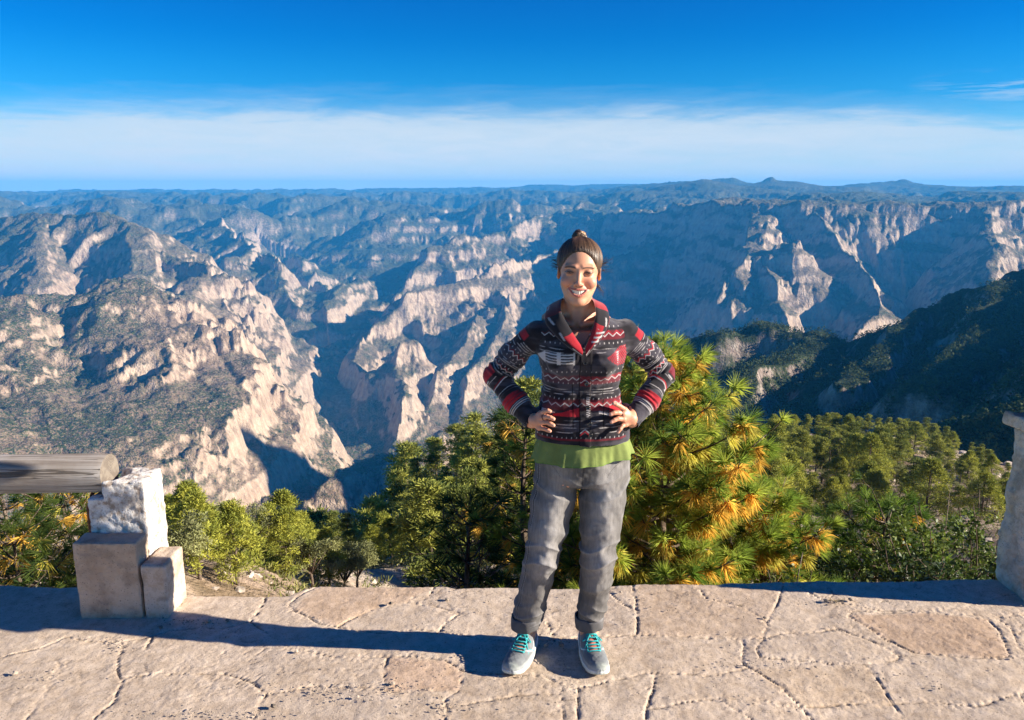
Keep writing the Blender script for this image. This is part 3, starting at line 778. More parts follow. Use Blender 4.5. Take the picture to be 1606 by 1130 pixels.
def build_posts():
    mw = mat_block('whitewashed_stone', .85); mt = mat_block('tan_stone', .05); mt2 = mat_block('grey_tan_stone', .2)
    base = np.array([-1.74, 3.33, 0.0])
    t = thing('stone_post', 'low stepped whitewashed stone post at the left edge, holding up the round log', 'stone post', base, 0)
    stone('pillar_block', [((-1.865,3.285,-.02),(-1.607,3.475,.500)), ((-1.79,3.285,.3),(-1.607,3.475,.578))], mw, t, base, .0065, .007, seed=3, carve_=[((-2.2,3.38,.585),(-1.80,3.38,.585),.088)], chip=.6)
    o = stone('front_block', [((-1.885,3.17,-.02),(-1.612,3.282,.345))], mt, t, base, .0032, .007, seed=7); o['label'] = 'tan rectangular block set in front of the whitewashed pillar'
    o = stone('side_block', [((-1.600,3.17,-.02),(-1.500,3.37,.238))], mt2, t, base, .004, .006, seed=11); o['label'] = 'small low block at the right foot of the post'
    b = Buf(); add_tube(b, [(-1.874,3.36,.50),(-1.886,3.33,.44),(-1.884,3.325,.36),(-1.880,3.32,.27),(-1.872,3.32,.2)], .0085, 6)
    V = np.concatenate(b.v)-base; b.v = [V]; b.f = {k: ([np.concatenate(v)] if v else []) for k, v in b.f.items()}; b.c = [np.concatenate(b.c)]
    b.obj('iron_strap', mat_flat('rusty_iron', (.20, .075, .035), .8, .5, 60, .5), t)
    # log
    lb = np.array([-1.80, 3.38, .585])
    n = 64; m = 260; xs = np.linspace(0, -3.2, m); a = np.linspace(0, 2*math.pi, n, endpoint=False)
    XX, AA = np.meshgrid(xs, a, indexing='ij')
    P = np.stack([XX.ravel()*.6, np.cos(AA.ravel())*.5, np.sin(AA.ravel())*.5], 1)
    r = .086 + .004*n3(P, 2.0, 3) + .0025*n3(P*np.array([1, 9, 9]), 2.0, 5) - .004*np.maximum(n3(P*np.array([.5, 14, 14]), 2.0, 8)-.45, 0)*2
    r = r*(1-.03*np.exp(XX.ravel()/.02))
    sx = XX.ravel(); V = np.stack([sx, np.cos(AA.ravel())*r + sx*.012, np.sin(AA.ravel())*r + sx*.006 - .0], 1)
    i = np.arange(m-1)[:, None]*n; j = np.arange(n)[None]; k = (j+1) % n
    F = np.stack([i+j, i+n+j, i+n+k, i+k], -1).reshape(-1, 4)
    lg = thing('log_rail', 'thick weathered grey round log resting on the stone post at the left edge', 'log rail', lb)
    # end grain: sawn disc
    E = [V[:n]*np.array([1, s_, s_])+np.array([.002 if s_ < 1 else 0, 0, 0]) for s_ in (1.0, .8, .55, .3, .08)]
    ev = np.concatenate(E); ii = np.arange(4)[:, None]*n
    ef = np.stack([ii+j, ii+k, ii+n+k, ii+n+j], -1).reshape(-1, 4)
    back = np.concatenate([V[-n:], V[-n:].mean(0, keepdims=True)])
    mesh_obj('log_body', V, F, mat_log(), lg)
    nn = NT('sawn_wood_end'); Pn = nn.coord('Object'); rr = nn.n('ShaderNodeVectorMath', {0: Pn, 1: (0, 1, 1)}, operation='MULTIPLY')
    L = nn.n('ShaderNodeVectorMath', {0: rr}, operation='LENGTH'); q = nn.noise(Pn, 9, 3, .5)
    rg = nn.math('SINE', nn.math('MULTIPLY', nn.math('ADD', (L, 'Value'), nn.math('MULTIPLY', (q, 0), .02)), 900))
    mcol = nn.ramp(rg, [(.0, (.20, .165, .13)), (1.0, (.28, .24, .19))])
    mcol = nn.mix(nn.ramp((nn.noise(Pn, 22, 4, .6), 0), [(.42, .75), (.60, 0.0)]), mcol, (.13, .105, .085)); me = nn.out(mcol, .85, rg, .4, .003)
    cap = np.concatenate([ev, [[.002, 0, 0]]]); tri = np.array([(4*n+q_, 4*n+(q_+1) % n, 5*n) for q_ in range(n)])
    mesh_obj('sawn_end', cap, [ef, tri], me, lg, False)
    # right pillar
    rb = np.array([2.55, 3.42, 0.0])
    t = thing('stone_pillar', 'tall pale stone pillar with a projecting ledge, cut off by the right edge', 'stone pillar', rb)
    stone('lower_stone', [((2.335,3.26,-.02),(2.76,3.56,.745))], mt2, t, rb, .009, .008, h=.007, seed=21, carve_=[((2.30,3.30,.60),(2.42,3.36,.63),.055), ((2.30,3.28,.55),(2.42,3.30,.52),.05)], chip=.9)
    o = stone('ledge_stone', [((2.305,3.30,.752),(2.80,3.60,.815))], mt2, t, rb, .010, .006, h=.007, seed=25); o['label'] = 'flat ledge stone jutting out of the pillar'
    stone('upper_stone', [((2.375,3.33,.822),(2.76,3.58,1.35))], mt2, t, rb, .009, .02, h=.009, seed=29)
def build_litter():
    rg = np.random.default_rng(17); ico = bmesh.new(); bmesh.ops.create_icosphere(ico, subdivisions=1, radius=1.0)
    iv = np.array([v.co[:] for v in ico.verts]); fi = np.array([[v.index for v in f.verts] for f in ico.faces]); ico.free()
    b = Buf()
    for (px, py, sx_, sy_, n_) in ((300,975,60,6,60),(190,1010,25,12,40),(560,1085,120,16,150),(330,1118,110,10,90),(860,1010,40,7,40),(1180,1040,60,12,30),(1470,1075,12,6,10),(60,1062,50,8,30),(1300,943,30,4,25),(700,1110,60,10,50),(900,950,700,40,130),(900,1060,700,40,150)):
        for k in range(n_):
            p = G(px+rg.normal()*sx_*.6, py+rg.normal()*sy_*.6)
            if p[1] > edge_y(p[0])-.03: continue
            r_ = rg.uniform(.0012, .0042)*(1+2.0*(rg.uniform() < .04)); V = iv*(1+.4*rg.normal(size=(len(iv), 1))*.4)*np.array([1, 1, .65])*r_
            b.add(V+np.array([p[0], p[1], .000]), fi, np.array((.38, .31, .24))*rg.uniform(.35, 1.2))
    tag(b.obj('grit', attr_mat0('grit_stone'), None, False), 'loose grit and tiny pebbles scattered over the paving', 'grit', kind='stuff')
    for (px, py, n_, sz, lb) in ((1312, 942, 90, .035, 'small tuft of dry grass in a paving crack near the right shadow'), (1160, 949, 24, .016, 'tiny dry sprig in the paving behind the woman at the right')):
        c0 = G(px, py); b = Buf()
        for k in range(n_):
            a = rg.uniform(0, 6.28); l = sz*rg.uniform(.5, 1.1); p = np.array([rg.normal()*sz*.55, rg.normal()*sz*.18, -.004]); d = np.array([math.cos(a)*.8, math.sin(a)*.6, .5]); s_ = np.array([-math.sin(a), math.cos(a), 0])*.0011
            b.add([p-s_, p+s_, p+d*l+np.array([0, 0, -.2*l])], [[0, 1, 2]], np.array((.34, .25, .11))*rg.uniform(.5, 1.2))
        o = b.obj('grass_tuft', attr_mat0('dry_grass'), None, False); o.location = c0; tag(o, lb, 'grass tuft')
def attr_mat0(name):
    n = NT(name); at = n.n('ShaderNodeAttribute', attribute_name='Col'); return n.out(at, .9)
if want('terrace'):
    build_litter()
    build_terrace(); build_posts()
    print('terrace', time.time()-T0)
# ------------------------------------------------------------------ the woman
PB = np.array([.17, 2.86, 0.0])
def attr_mat(name, rough=.8, sc=300, bstr=.25, bd=.001, spec=.3, var=.12, extra=None, sss=0):
    n = NT(name); P = n.coord('Object'); at = n.n('ShaderNodeAttribute', attribute_name='Col'); a = n.noise(P, sc, 3, .6)
    col = n.mix(1.0, at, n.ramp((a, 0), [(.3, 1-var), (.7, 1+var)]), 'MULTIPLY')
    e = dict(extra or {})
    if sss: e.update({'Subsurface Weight': sss, 'Subsurface Radius': (.012, .005, .003), 'Subsurface Scale': .2})
    return n.out(col, rough, (a, 0), bstr, bd, spec, e)
def zrow(py, Y=2.76): return W(0, py, Y)[2]
def lerp3(a, b, t): return np.array(a)*(1-t[:, None])+np.array(b)*t[:, None]
def paint(col, m, c):
    m = np.clip(m, 0, 1)[:, None]; return col*(1-m)+np.array(c)*m
def band(x, a, b, s=.001): return smst(a-s, a+s, x)*(1-smst(b-s, b+s, x))
SKIN = np.array([.60, .29, .175])

def head_mesh():
    """head and neck about the ear line, facing -Y"""
    f = Field((-.13, -.14, -.36), (.13, .15, .13), .0017)
    f.ell((0, .016, .030), (.0725, .088, .076), .02)
    f.ell((0, -.022, -.018), (.0625, .066, .082), .025)
    f.ell((0, -.034, -.076), (.041, .046, .036), .025)
    f.cone((-.048, .0, -.055), (-.014, -.064, -.103), .012, .012, .028); f.cone((.048, .0, -.055), (.014, -.064, -.103), .012, .012, .028)
    f.ell((0, -.076, -.103), (.019, .014, .014), .018)
    for s in (-1, 1):
        f.ell((s*.041, -.062, -.036), (.022, .022, .020), .018)             # cheeks lifted by the smile
        f.cone((s*.045, -.070, .018), (s*.014, -.082, .016), .0065, .0065, .014)  # brow
        f.ell((s*.033, -.094, -.001), (.017, .013, .0105), .012, 'sub')      # socket
        f.ell((s*.032, -.0735, -.001), (.0150, .0135, .0125), .004)           # lids over the eye
        f.ell((s*.0335, -.090, -.0015), (.0125, .0065, .0023), .001, 'sub')   # narrow opening of a squint
    f.cone((0, -.082, .008), (0, -.104, -.034), .0075, .0095, .012)
    f.ell((0, -.106, -.036), (.0105, .010, .0085), .006)
    for s in (-1, 1):
        f.ell((s*.0125, -.096, -.040), (.0075, .009, .0065), .005)
        f.ell((s*.0065, -.103, -.0455), (.0034, .0045, .0028), .002, 'sub')
    # muzzle, open mouth, lips
    f.ell((0, -.070, -.066), (.034, .026, .024), .015)
    def mouth(X, Y, Z):
        zt = -.0600 + .0030*(X/.033)**2; zb = -.0775 + .0215*(X/.033)**2
        d = np.maximum(np.maximum(zb-Z, Z-zt), np.abs(X)-.0325)
        d = np.maximum(d, Y+.068)
        return d+0*Y
    f.op((-.037, -.12, -.09), (.037, -.066, -.045), mouth, .003, 'sub')
    xs = np.linspace(-.034, .034, 11)
    up = [(x, -.0965+.022*(x/.034)**2, -.0580+.0015*(x/.034)**2-.0012*math.exp(-(x/.006)**2)) for x in xs]
    lo = [(x, -.0945+.020*(x/.034)**2, -.0812+.0245*(x/.034)**2) for x in xs]
    f.chain(up, [.0018+.0010*(1-abs(x)/.034) for x in xs], .003)
    f.chain(lo, [.0018+.0026*(1-abs(x)/.034) for x in xs], .003)
    for s in (-1, 1):
        f.cone((s*.020, -.094, -.038), (s*.038, -.074, -.058), .0020, .0018, .008, 'sub')   # smile fold
        pass
        f.ell((s*.0735, .006, -.016), (.007, .016, .025), .006, rot=((1, s*.35, 0), (-s*.35, 1, .15), (0, -.15, 1)))
        f.ell((s*.080, .001, -.012), (.004, .009, .016), .003, 'sub')
    # neck
    f.cone((0, .022, -.06), (0, .034, -.17), .049, .050, .03)
    f.cone((-.035, .0, -.07), (-.010, -.018, -.185), .014, .010, .02); f.cone((.035, .0, -.07), (.010, -.018, -.185), .014, .010, .02)
    for s in (-1, 1): f.cone((s*.022, .045, -.125), (s*.125, .048, -.215), .022, .026, .03)
    f.loft([-.345, -.26, -.215, -.17], [0]*4, [.05, .045, .04, .04], [.150, .150, .115, .06], [.090, .078, .062, .045], 2.2, .03)
    for s in (-1, 1): f.cone((s*.018, -.026, -.200), (s*.11, -.010, -.182), .008, .008, .012)
    V, F = f.mesh(); V = relax(V, F, 1, .4)
    return V, F
def head_paint(V):
    x, y, z = V.T
    c = np.tile(SKIN, (len(V), 1)); c = c*(1+.10*f3(V, 30, 3, 3)[:, None])
    def spot(cx, cz, rx, rz, col, a, ymax=-.03):
        nonlocal c
        m = np.exp(-((x-cx)/rx)**2-((z-cz)/rz)**2)*a*(y < ymax); c = paint(c, m, col)
    for s in (-1, 1):
        spot(s*.043, -.038, .020, .018, (.62, .22, .15), .55)
        spot(s*.033, .000, .021, .012, (.33, .15, .10), .55)  # brown shadow of the sockets painted round the eyes
    spot(0, -.038, .013, .012, (.60, .23, .16), .5); spot(0, -.100, .02, .015, (.58, .27, .19), .4)
    for s in (-1, 1): spot(s*.0335, .0008, .0165, .0058, (.15, .065, .04), .75)  # deeper lid shadow painted into the skin colour
    # brows
    for s in (-1, 1):
        bz = .0190 - .0032*((s*x-.030)/.020)**2
        m = np.exp(-((z-bz)/.0031)**2)*band(s*x, .012, .053, .004)*(y < -.04); c = paint(c, m*1.0, (.045, .024, .015))
        # eye slit and lashes
        ez = -.0008 + .0032*(1-((s*x-.0335)/.0145)**2)
        m = np.exp(-((z-ez)/.0017)**4)*band(s*x, .0185, .0495, .002)*(y < -.04); c = paint(c, m*.97, (.022, .013, .010))
        m = np.exp(-((z-ez+.0062)/.0014)**2)*band(s*x, .0225, .045, .003)*(y < -.04); c = paint(c, m*.45, (.12, .05, .035))
        m = np.exp(-((z+.0455)/.003)**2-((s*x-.0065)/.0035)**2)*(y < -.07); c = paint(c, m*.7, (.12, .04, .03))
    # lips
    t = np.clip(np.abs(x)/.034, 0, 1.2)
    uz = -.0580+.0015*t**2; lz = -.0812+.0245*t**2
    m = np.exp(-((z-uz)/.0030)**4)*(1-smst(.9, 1.1, t))*(y < -.066); c = paint(c, m, (.42, .105, .09))
    m = np.exp(-((z-lz)/.0040)**4)*(1-smst(.9, 1.1, t))*(y < -.066); c = paint(c, m, (.46, .12, .10))
    m = (z < uz-.001)*(z > lz+.002)*(y > -.089+.02*t**2)*(y < -.050)*(t < 1.0); c = paint(c, m.astype(float), (.06, .012, .01))
    return c
HEADM = Matrix.Translation((.2415, 2.865, 1.5445)) @ Matrix.Rotation(R(-5), 4, 'Z') @ Matrix.Rotation(R(2.0), 4, 'Y') @ Matrix.Rotation(R(3), 4, 'X')
HM = np.array(HEADM)
def hx(V): return V @ HM[:3, :3].T + HM[:3, 3]
# jacket body: centre and half sizes by height
JZ = [.915, .95, 1.00, 1.06, 1.11, 1.17, 1.23, 1.28, 1.325, 1.355, 1.375]
JCX = [.262, .262, .260, .257, .256, .256, .255, .255, .254, .252, .250]
JCY = [2.875, 2.875, 2.875, 2.878, 2.88, 2.878, 2.872, 2.875, 2.885, 2.892, 2.895]
JA = [.176, .175, .167, .151, .143, .148, .160, .166, .160, .125, .085]
JB = [.123, .122, .117, .108, .104, .112, .123, .116, .100, .085, .070]
ARM_L = [(.092, 2.888, 1.308), (.003, 2.912, 1.215), (-.058, 2.930, 1.135), (.012, 2.870, 1.055), (.074, 2.815, .995)]
ARM_R = [(.416, 2.888, 1.308), (.506, 2.912, 1.220), (.570, 2.930, 1.145), (.508, 2.868, 1.065), (.440, 2.815, .998)]
ARAD = [.048, .046, .043, .040, .036]
def polyline_param(V, pts):
    best = np.full(len(V), 9.0); S_ = np.zeros(len(V)); s0 = 0; rel = np.zeros((len(V), 3))
    pts = [np.array(p) for p in pts]
    for a, b in zip(pts[:-1], pts[1:]):
        e = b-a; L = np.linalg.norm(e); t = np.clip((V-a)@e/L**2, 0, 1)
        q = V-a-t[:, None]*e; d = np.linalg.norm(q, axis=1); m = d < best
        best[m] = d[m]; S_[m] = s0+t[m]*L; rel[m] = q[m]; s0 += L
    return best, S_, rel
def zig(u, v, per, amp, w):
    t = np.abs(((u/per) % 1)*2-1)*2-1
    return smst(w, w*.45, np.abs(v-t*amp))
def dots(u, v, per, w, h):
    q = (((u/per) % 1)-.5)*per
    return smst(w*1.2, w*.7, np.abs(q))*smst(h*1.2, h*.7, np.abs(v))
def broken(u, v, h, seed, fr=22):
    return smst(h, h*.4, np.abs(v))*smst(-.25, .05, pn(u*fr, u*0+seed*1.7, seed))
BLK = (.014, .012, .016); CHA = (.052, .046, .058); RED = (.34, .014, .024); DRED = (.13, .008, .016); WHT = (.46, .42, .41)
def jacket_paint(V, N):
    dL, sL, rL = polyline_param(V, ARM_L); dR, sR, rR = polyline_param(V, ARM_R)
    x, y, z = V.T
    bx = np.interp(z, JZ, JCX)
    ta = np.abs(x-bx)-np.interp(z, JZ, JA)*.97
    isL = (x < .085) & (dL < .075) & ((ta > -.016) | (y < 2.80) & (z < 1.0) & (x < .06)); isL = (x < bx) & (dL < .07) & (x < .255-np.interp(z, JZ, JA)*.93+.0) 
    isR = (x > bx) & (dR < .07) & (x > .255+np.interp(z, JZ, JA)*.93)
    c = np.tile(np.array(BLK), (len(V), 1))
    mot = smst(-.1, .5, f3(V*np.array([.35, .35, 1.6]), 22, 3, 6)); c = paint(c, mot*.9, CHA)
    # ---- body rows, heights taken from the photograph
    u = (x-bx)*1.12 ; wob = pn(x*14, z*0, 33)*.0025
    zz = z + wob
    def row(py): return zrow(py)
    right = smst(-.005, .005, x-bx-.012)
    for py, s in ((503, 1), (508, 2), (548, 3), (553, 4), (613, 5), (617, 6), (621, 7), (661, 8), (667, 9), (672, 10), (679, 11)):
        c = paint(c, broken(x, zz-row(py), .0017, s)*.75, WHT)
    for py, col, k in ((517, WHT, 0), (540, WHT, .3), (583, WHT, 0), (628, WHT, .4), (687, WHT, .2), (603, WHT, .6)):
        c = paint(c, dots(u+k*.02, zz-row(py), .0195, .0017, .0030)*.85, col)
    # dark red rows beside the zigzags
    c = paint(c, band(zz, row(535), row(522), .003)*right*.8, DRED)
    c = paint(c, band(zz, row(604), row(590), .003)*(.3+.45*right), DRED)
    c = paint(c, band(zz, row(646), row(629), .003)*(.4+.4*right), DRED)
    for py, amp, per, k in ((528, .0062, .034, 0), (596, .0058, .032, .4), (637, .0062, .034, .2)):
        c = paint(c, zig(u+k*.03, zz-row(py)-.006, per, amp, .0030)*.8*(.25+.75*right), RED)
        c = paint(c, zig(u+k*.03, zz-row(py), per, amp, .0024)*.95, WHT)
    # white arrow on the left breast, red one on the right
    def px(p, t=2.86): return (p-CX)/FPX*t
    z0, z1 = row(572), row(553); zc = (z0+z1)/2
    nose = np.clip((x-px(843))/(px(856)-px(843)), 0, 1)
    m = band(x, px(843), px(900))*(np.abs(zz-zc) < (z1-z0)/2*nose)
    bars = smst(.35, .5, np.abs((((zz-zc)/.0098) % 1)-.5)*2)*band(x, px(856), px(897))*(1-band(x, px(872), px(878)))
    c = paint(c, m.astype(float)*(1-bars*.93), WHT)
    z0, z1 = row(577), row(546); zc = (z0+z1)/2
    nose = np.clip((px(992)-x)/(px(992)-px(958)), 0, 1); nl = np.clip((x-px(948))/(px(972)-px(948)), 0, 1)
    m = band(x, px(948), px(988))*(np.abs(zz-zc) < (z1-z0)/2*np.clip(nl, 0, 1))*(np.sin((x+zz*.6)*900) > -.35)
    c = paint(c, m*.95, RED)
    m = band(x, px(966), px(970))*(np.abs(zz-zc) < .02)*(np.sin(zz*1500) > 0); c = paint(c, m*.9, WHT)
    # red peaks at the lower left, red and white patch at the lower right
    z0 = row(655)
    m = (zz > z0)*(zz < z0+.006+.024*np.clip((x-px(868))/(px(905)-px(868)), 0, 1))*band(x, px(868), px(909)); c = paint(c, m.astype(float), RED)
    m = (np.abs(zz-z0-.012) < .006*np.clip((px(872)-x)/.02, 0, 1))*band(x, px(850), px(874)); c = paint(c, m*1., WHT)
    m = band(x, px(838), px(850))*band(zz, row(645), row(630)); c = paint(c, m, RED)
    m = band(x, px(957), px(980))*band(zz, row(650), row(640)); c = paint(c, m, RED)
    m = (np.abs(zz-row(651)+(x-px(950))*.3) < .0045)*band(x, px(940), px(962)); c = paint(c, m*1., WHT)
    # red shoulder yoke patches
    m = band(x, px(808), px(836))*band(zz, row(535), row(506)); c = paint(c, m*(y < 2.9), DRED)
    # placket: two seams and motifs on it
    pc = .262 + (z-1.1)*-.01
    fr = (y < np.interp(z, JZ, JCY))
    for o_, w_ in ((-.020, .0016), (.020, .0016)):
        c = paint(c, smst(w_*1.3, w_*.6, np.abs(x-pc-o_))*fr*(z < 1.285), (.004, .003, .004))
    on = band(x, pc-.018, pc+.018)*fr*(z < 1.275)
    c = paint(c, on*.6, BLK)
    c = paint(c, on*zig(x-pc, zz-row(680), .036, .008, .004), RED); c = paint(c, on*zig(x-pc, zz-row(677), .036, .008, .0022), WHT)
    c = paint(c, on*band(zz, row(655), row(625))*(x > pc+.006)*(np.sin(z*800+x*300) > .1), WHT)
    c = paint(c, on*band(zz, row(608), row(592))*.8, DRED); c = paint(c, on*zig(x-pc, zz-row(600), .03, .006, .002), WHT)
    c = paint(c, band(zz, row(692), row(688.5))*.8, DRED)
    # pocket seams
    for sx in (px(898), px(946)):
        c = paint(c, smst(.0022, .001, np.abs(x-sx+(z-1.1)*.03))*band(zz, row(672), row(605))*fr, (.004, .003, .004))
    # ---- sleeves
    for is_, s, rel, sd in ((isL, sL, rL, 0), (isR, sR, rR, 1)):
        b = np.tile(np.array(BLK), (len(V), 1)); b = paint(b, mot*.9, CHA)
        ang = np.arctan2(rel[:, 1], rel[:, 2]+rel[:, 0]*(1 if sd else -1))*.045
        sw = s + pn(V[:, 0]*20, V[:, 2]*20, 8)*.004
        reds = ((.015, .045, RED), (.205, .235, RED) if not sd else (.215, .235, DRED), (.335, .372, RED), (.0, .0, RED))
        for a_, b_, rc in reds:
            if b_ > a_: b = paint(b, band(sw, a_, b_, .002)*smst(-.012, -.004, -np.abs(ang+.006)+.03), rc)
        for q, sp in enumerate((.052, .060, .068, .078, .135, .142, .150, .188, .196, .250, .258, .300, .310, .320)):
            b = paint(b, broken(ang*3+q, sw-sp, .0017, q+3, 14)*.75, WHT)
        for sp, k in ((.090, 0), (.122, 1), (.165, 0), (.243, 1), (.270, 0), (.292, .5)):
            b = paint(b, dots(ang+k*.008, sw-sp, .019, .0018, .0026)*.85, WHT)
        for sp in (.106, .178, .280):
            b = paint(b, zig(ang, sw-sp+.005, .030, .0060, .0040), DRED if not sd else RED); b = paint(b, zig(ang, sw-sp, .030, .0060, .0024), WHT)
        for sp in (.374, .381, .388, .395):
            b = paint(b, smst(.0022, .001, np.abs(s-sp))*.9, WHT if sp > .374 else RED)
        c[is_] = b[is_]
    arm = isL | isR
    return c, arm
def build_person():
    root = thing('person', 'smiling woman with hands on hips, patterned dark jacket, green top and grey jeans', 'person', PB)
    m_skin = attr_mat('skin', .48, 260, .12, .0006, .4, .05, None, .12)
    # ---------------- body: head, neck, chest, hands, ankles and the hidden trunk as one mesh
    parts = []
    Vh, Fh = head_mesh(); ch = head_paint(Vh); parts.append((hx(Vh), Fh, ch))
    print(' head', time.time()-T0)
    def hand(side):
        Wp = lambda a, b, Y: W(a, b, Y)
        if side == 'L':
            wr = np.array(ARM_L[-1]); dirn = 1
            wrist = [tuple(np.array(ARM_L[-2])*.5+wr*.5), tuple(wr), tuple(Wp(838, 660, 2.792))]
            kn = [Wp(847, 649, 2.778), Wp(848.5, 655.5, 2.770), Wp(848.5, 663, 2.768), Wp(845, 671, 2.774)]
            mid = [Wp(855, 645.5, 2.765), Wp(858, 654, 2.758), Wp(858.5, 663, 2.757), Wp(854, 673, 2.760)]
            pre = [Wp(859.5, 644.5, 2.758), Wp(863.5, 655.5, 2.751), Wp(864, 665.5, 2.750), Wp(859, 675, 2.752)]
            tip = [Wp(862.5, 645.5, 2.756), Wp(868, 657.5, 2.748), Wp(868, 667.5, 2.746), Wp(862.5, 676.5, 2.749)]
            th = [Wp(836, 655, 2.800), Wp(836, 648, 2.83), Wp(845, 643, 2.86), Wp(852, 641, 2.88)]
        else:
            wr = np.array(ARM_R[-1]); dirn = -1
            wrist = [tuple(np.array(ARM_R[-2])*.5+wr*.5), tuple(wr), tuple(Wp(990, 657, 2.792))]
            kn = [Wp(980, 643, 2.782), Wp(978, 650, 2.772), Wp(978, 658, 2.768), Wp(981, 666, 2.772)]
            mid = [Wp(972, 637.5, 2.772), Wp(969, 647.5, 2.760), Wp(969.5, 657, 2.756), Wp(976, 668.5, 2.760)]
            pre = [Wp(966, 634.5, 2.765), Wp(963, 648, 2.752), Wp(963.5, 659.5, 2.749), Wp(972.5, 673.5, 2.751)]
            tip = [Wp(962.5, 633, 2.763), Wp(958, 650, 2.748), Wp(959, 662, 2.745), Wp(969.5, 678, 2.749)]
            th = [Wp(992, 650, 2.800), Wp(991, 642, 2.83), Wp(982, 638, 2.86), Wp(975, 636, 2.88)]
        P = np.array(kn+mid+tip+[np.array(w_) for w_ in wrist]+th)
        f = Field(P.min(0)-.045, P.max(0)+.045, .0016)
        f.chain(wrist, [.030, .0265, .0235], .012, 'add')
        wc = np.array(wrist[-1])
        for i in range(4):
            b0 = wc + (np.array(kn[i])-wc)*.15
            f.cone(b0, kn[i], .0145, .0108, .010)
            r = [.0083, .0086, .0084, .0075][i]
            f.cone(kn[i], mid[i], r*1.12, r*1.04, .0025); f.cone(mid[i], pre[i], r*1.02, r*.95, .0012); f.cone(pre[i], tip[i], r*.95, r*.84, .0012)
            f.ell(kn[i]+np.array([0, -.004, 0]), (.0075, .006, .0065), .004)
        f.chain(th, [.015, .013, .0105, .009], .008)
        V, F = f.mesh(); V = relax(V, F, 1, .4)
        c = np.tile(SKIN*np.array([1.02, .96, .95]), (len(V), 1)); c = c*(1+.12*f3(V, 60, 3, 5)[:, None])
        for i in range(4):
            for q in (kn[i], mid[i]):
                m = np.exp(-(np.linalg.norm(V-np.array(q), axis=1)/.009)**2); c = paint(c, m*.35, (.58, .22, .15))
            tp = np.array(tip[i])+np.array([0, -.006, 0]); m = np.exp(-(np.linalg.norm(V-tp, axis=1)/.0058)**4); c = paint(c, m*.55, (.68, .42, .34))
        return V, F, c, kn, mid
    handL = hand('L'); handR = hand('R')
    parts += [handL[:3], handR[:3]]
    # trunk, arms and legs inside the clothes
    f = Field((-.14, 2.66, .02), (.66, 3.06, 1.37), .008)
    f.loft([z_ for z_ in JZ[:-2]], JCX[:-2], [q+.006 for q in JCY[:-2]], [q-.022 for q in JA[:-2]], [q-.020 for q in JB[:-2]], 2.1, .02)
    f.loft([.74, .80, .86, .93], [.268]*4, [2.89]*4, [.165, .168, .160, .150], [.100, .108, .10, .095], 2.1, .03)
    for A in (ARM_L, ARM_R): f.chain(A, [q-.014 for q in ARAD], .02)
    f.chain([(.178, 2.89, .78), (.122, 2.865, .44), (.058, 2.915, .06)], [.078, .045, .026], .02)
    f.chain([(.352, 2.89, .78), (.333, 2.865, .44), (.312, 2.92, .06)], [.078, .045, .026], .02)
    V, F = f.mesh(); parts.append((V, F, np.tile(SKIN, (len(V), 1))))
    for ax, ay in ((.058, 2.915), (.312, 2.922)):
        f = Field((ax-.06, ay-.07, .02), (ax+.06, ay+.07, .17), .002)
        f.cone((ax, ay, .16), (ax, ay, .06), .034, .031, .01); f.ell((ax-.024, ay, .075), (.012, .014, .013), .008); f.ell((ax+.024, ay, .075), (.012, .014, .013), .008); f.cone((ax, ay, .06), (ax-.0, ay-.05, .045), .028, .026, .02)
        V, F = f.mesh(); c = np.tile(SKIN*1.05, (len(V), 1)); parts.append((V, F, c))
    n0 = 0; vs, fs, cs = [], [], []
    for V, F, c in parts: vs.append(V); fs.append(F+n0); cs.append(c); n0 += len(V)
    body = mesh_obj('body', np.concatenate(vs)-PB, np.concatenate(fs), m_skin, root, attrs={'Col': np.concatenate(cs)})
    print(' body', time.time()-T0)
    # teeth, eyes
    b = Buf(); xs = np.linspace(-.0305, .0305, 61)
    rows_ = []
    for q in np.linspace(0, 1, 7):
        t_ = xs/.033; zu = -.0590+.0030*t_**2; zl = -.0790+.0225*t_**2; tooth = np.abs(np.sin(xs/.0075*math.pi))
        rows_.append(np.stack([xs, -.0905+.0215*(xs/.034)**2-.0012*tooth+.0008*q*q, zu+(zl-zu)*q*1.0+(.0008*(1-tooth) if q > .9 else 0)], 1))
    Vt = hx(np.concatenate(rows_)); nn = len(xs)
    Ft = np.array([(r*nn+i, r*nn+i+1, (r+1)*nn+i+1, (r+1)*nn+i) for r in range(6) for i in range(nn-1)])
    to = mesh_obj('teeth', Vt-PB, Ft, mat_flat('tooth_enamel', (.78, .68, .56), .5, .04, 50, .05, spec=.3), root)
    for s in (-1, 1):
        f = Field((s*.033-.016, -.10, -.018), (s*.033+.016, -.058, .016), .0012); f.ell((s*.033, -.0725, -.001), (.0120, .0118, .0115), 0)
        V, F = f.mesh(); c = np.tile(np.array((.36, .30, .27)), (len(V), 1)); r = np.hypot(V[:, 0]-s*.0325, V[:, 2]+.001); c[r < .0068] = (.022, .012, .008); c[r < .0025] = (.004, .004, .004)
        mesh_obj('eye', hx(V)-PB, F, attr_mat('eye_surface', .12, 10, 0, .0001, .5, .0) if s < 0 else bpy.data.materials['eye_surface'], root, attrs={'Col': c})
    # ---------------- hair
    f = Field((-.12, -.12, -.10), (.12, .16, .17), .0019)
    f.ell((0, .018, .030), (.0815, .0960, .0840), 0)
    f.ell((0, .06, -.03), (.060, .055, .055), .03)
    f.ell((0, -.115, -.028), (.0800, .090, .1200), .022, 'sub')
    f.cone((-.085, -.02, -.09), (-.085, .02, -.05), .03, .036, .01, 'sub'); f.cone((.085, -.02, -.09), (.085, .02, -.05), .03, .036, .01, 'sub')
    f.ell((-.006, .045, .112), (.026, .026, .022), .006)
    f.ell((0, .030, -.075), (.062, .07, .05), .01, 'sub')
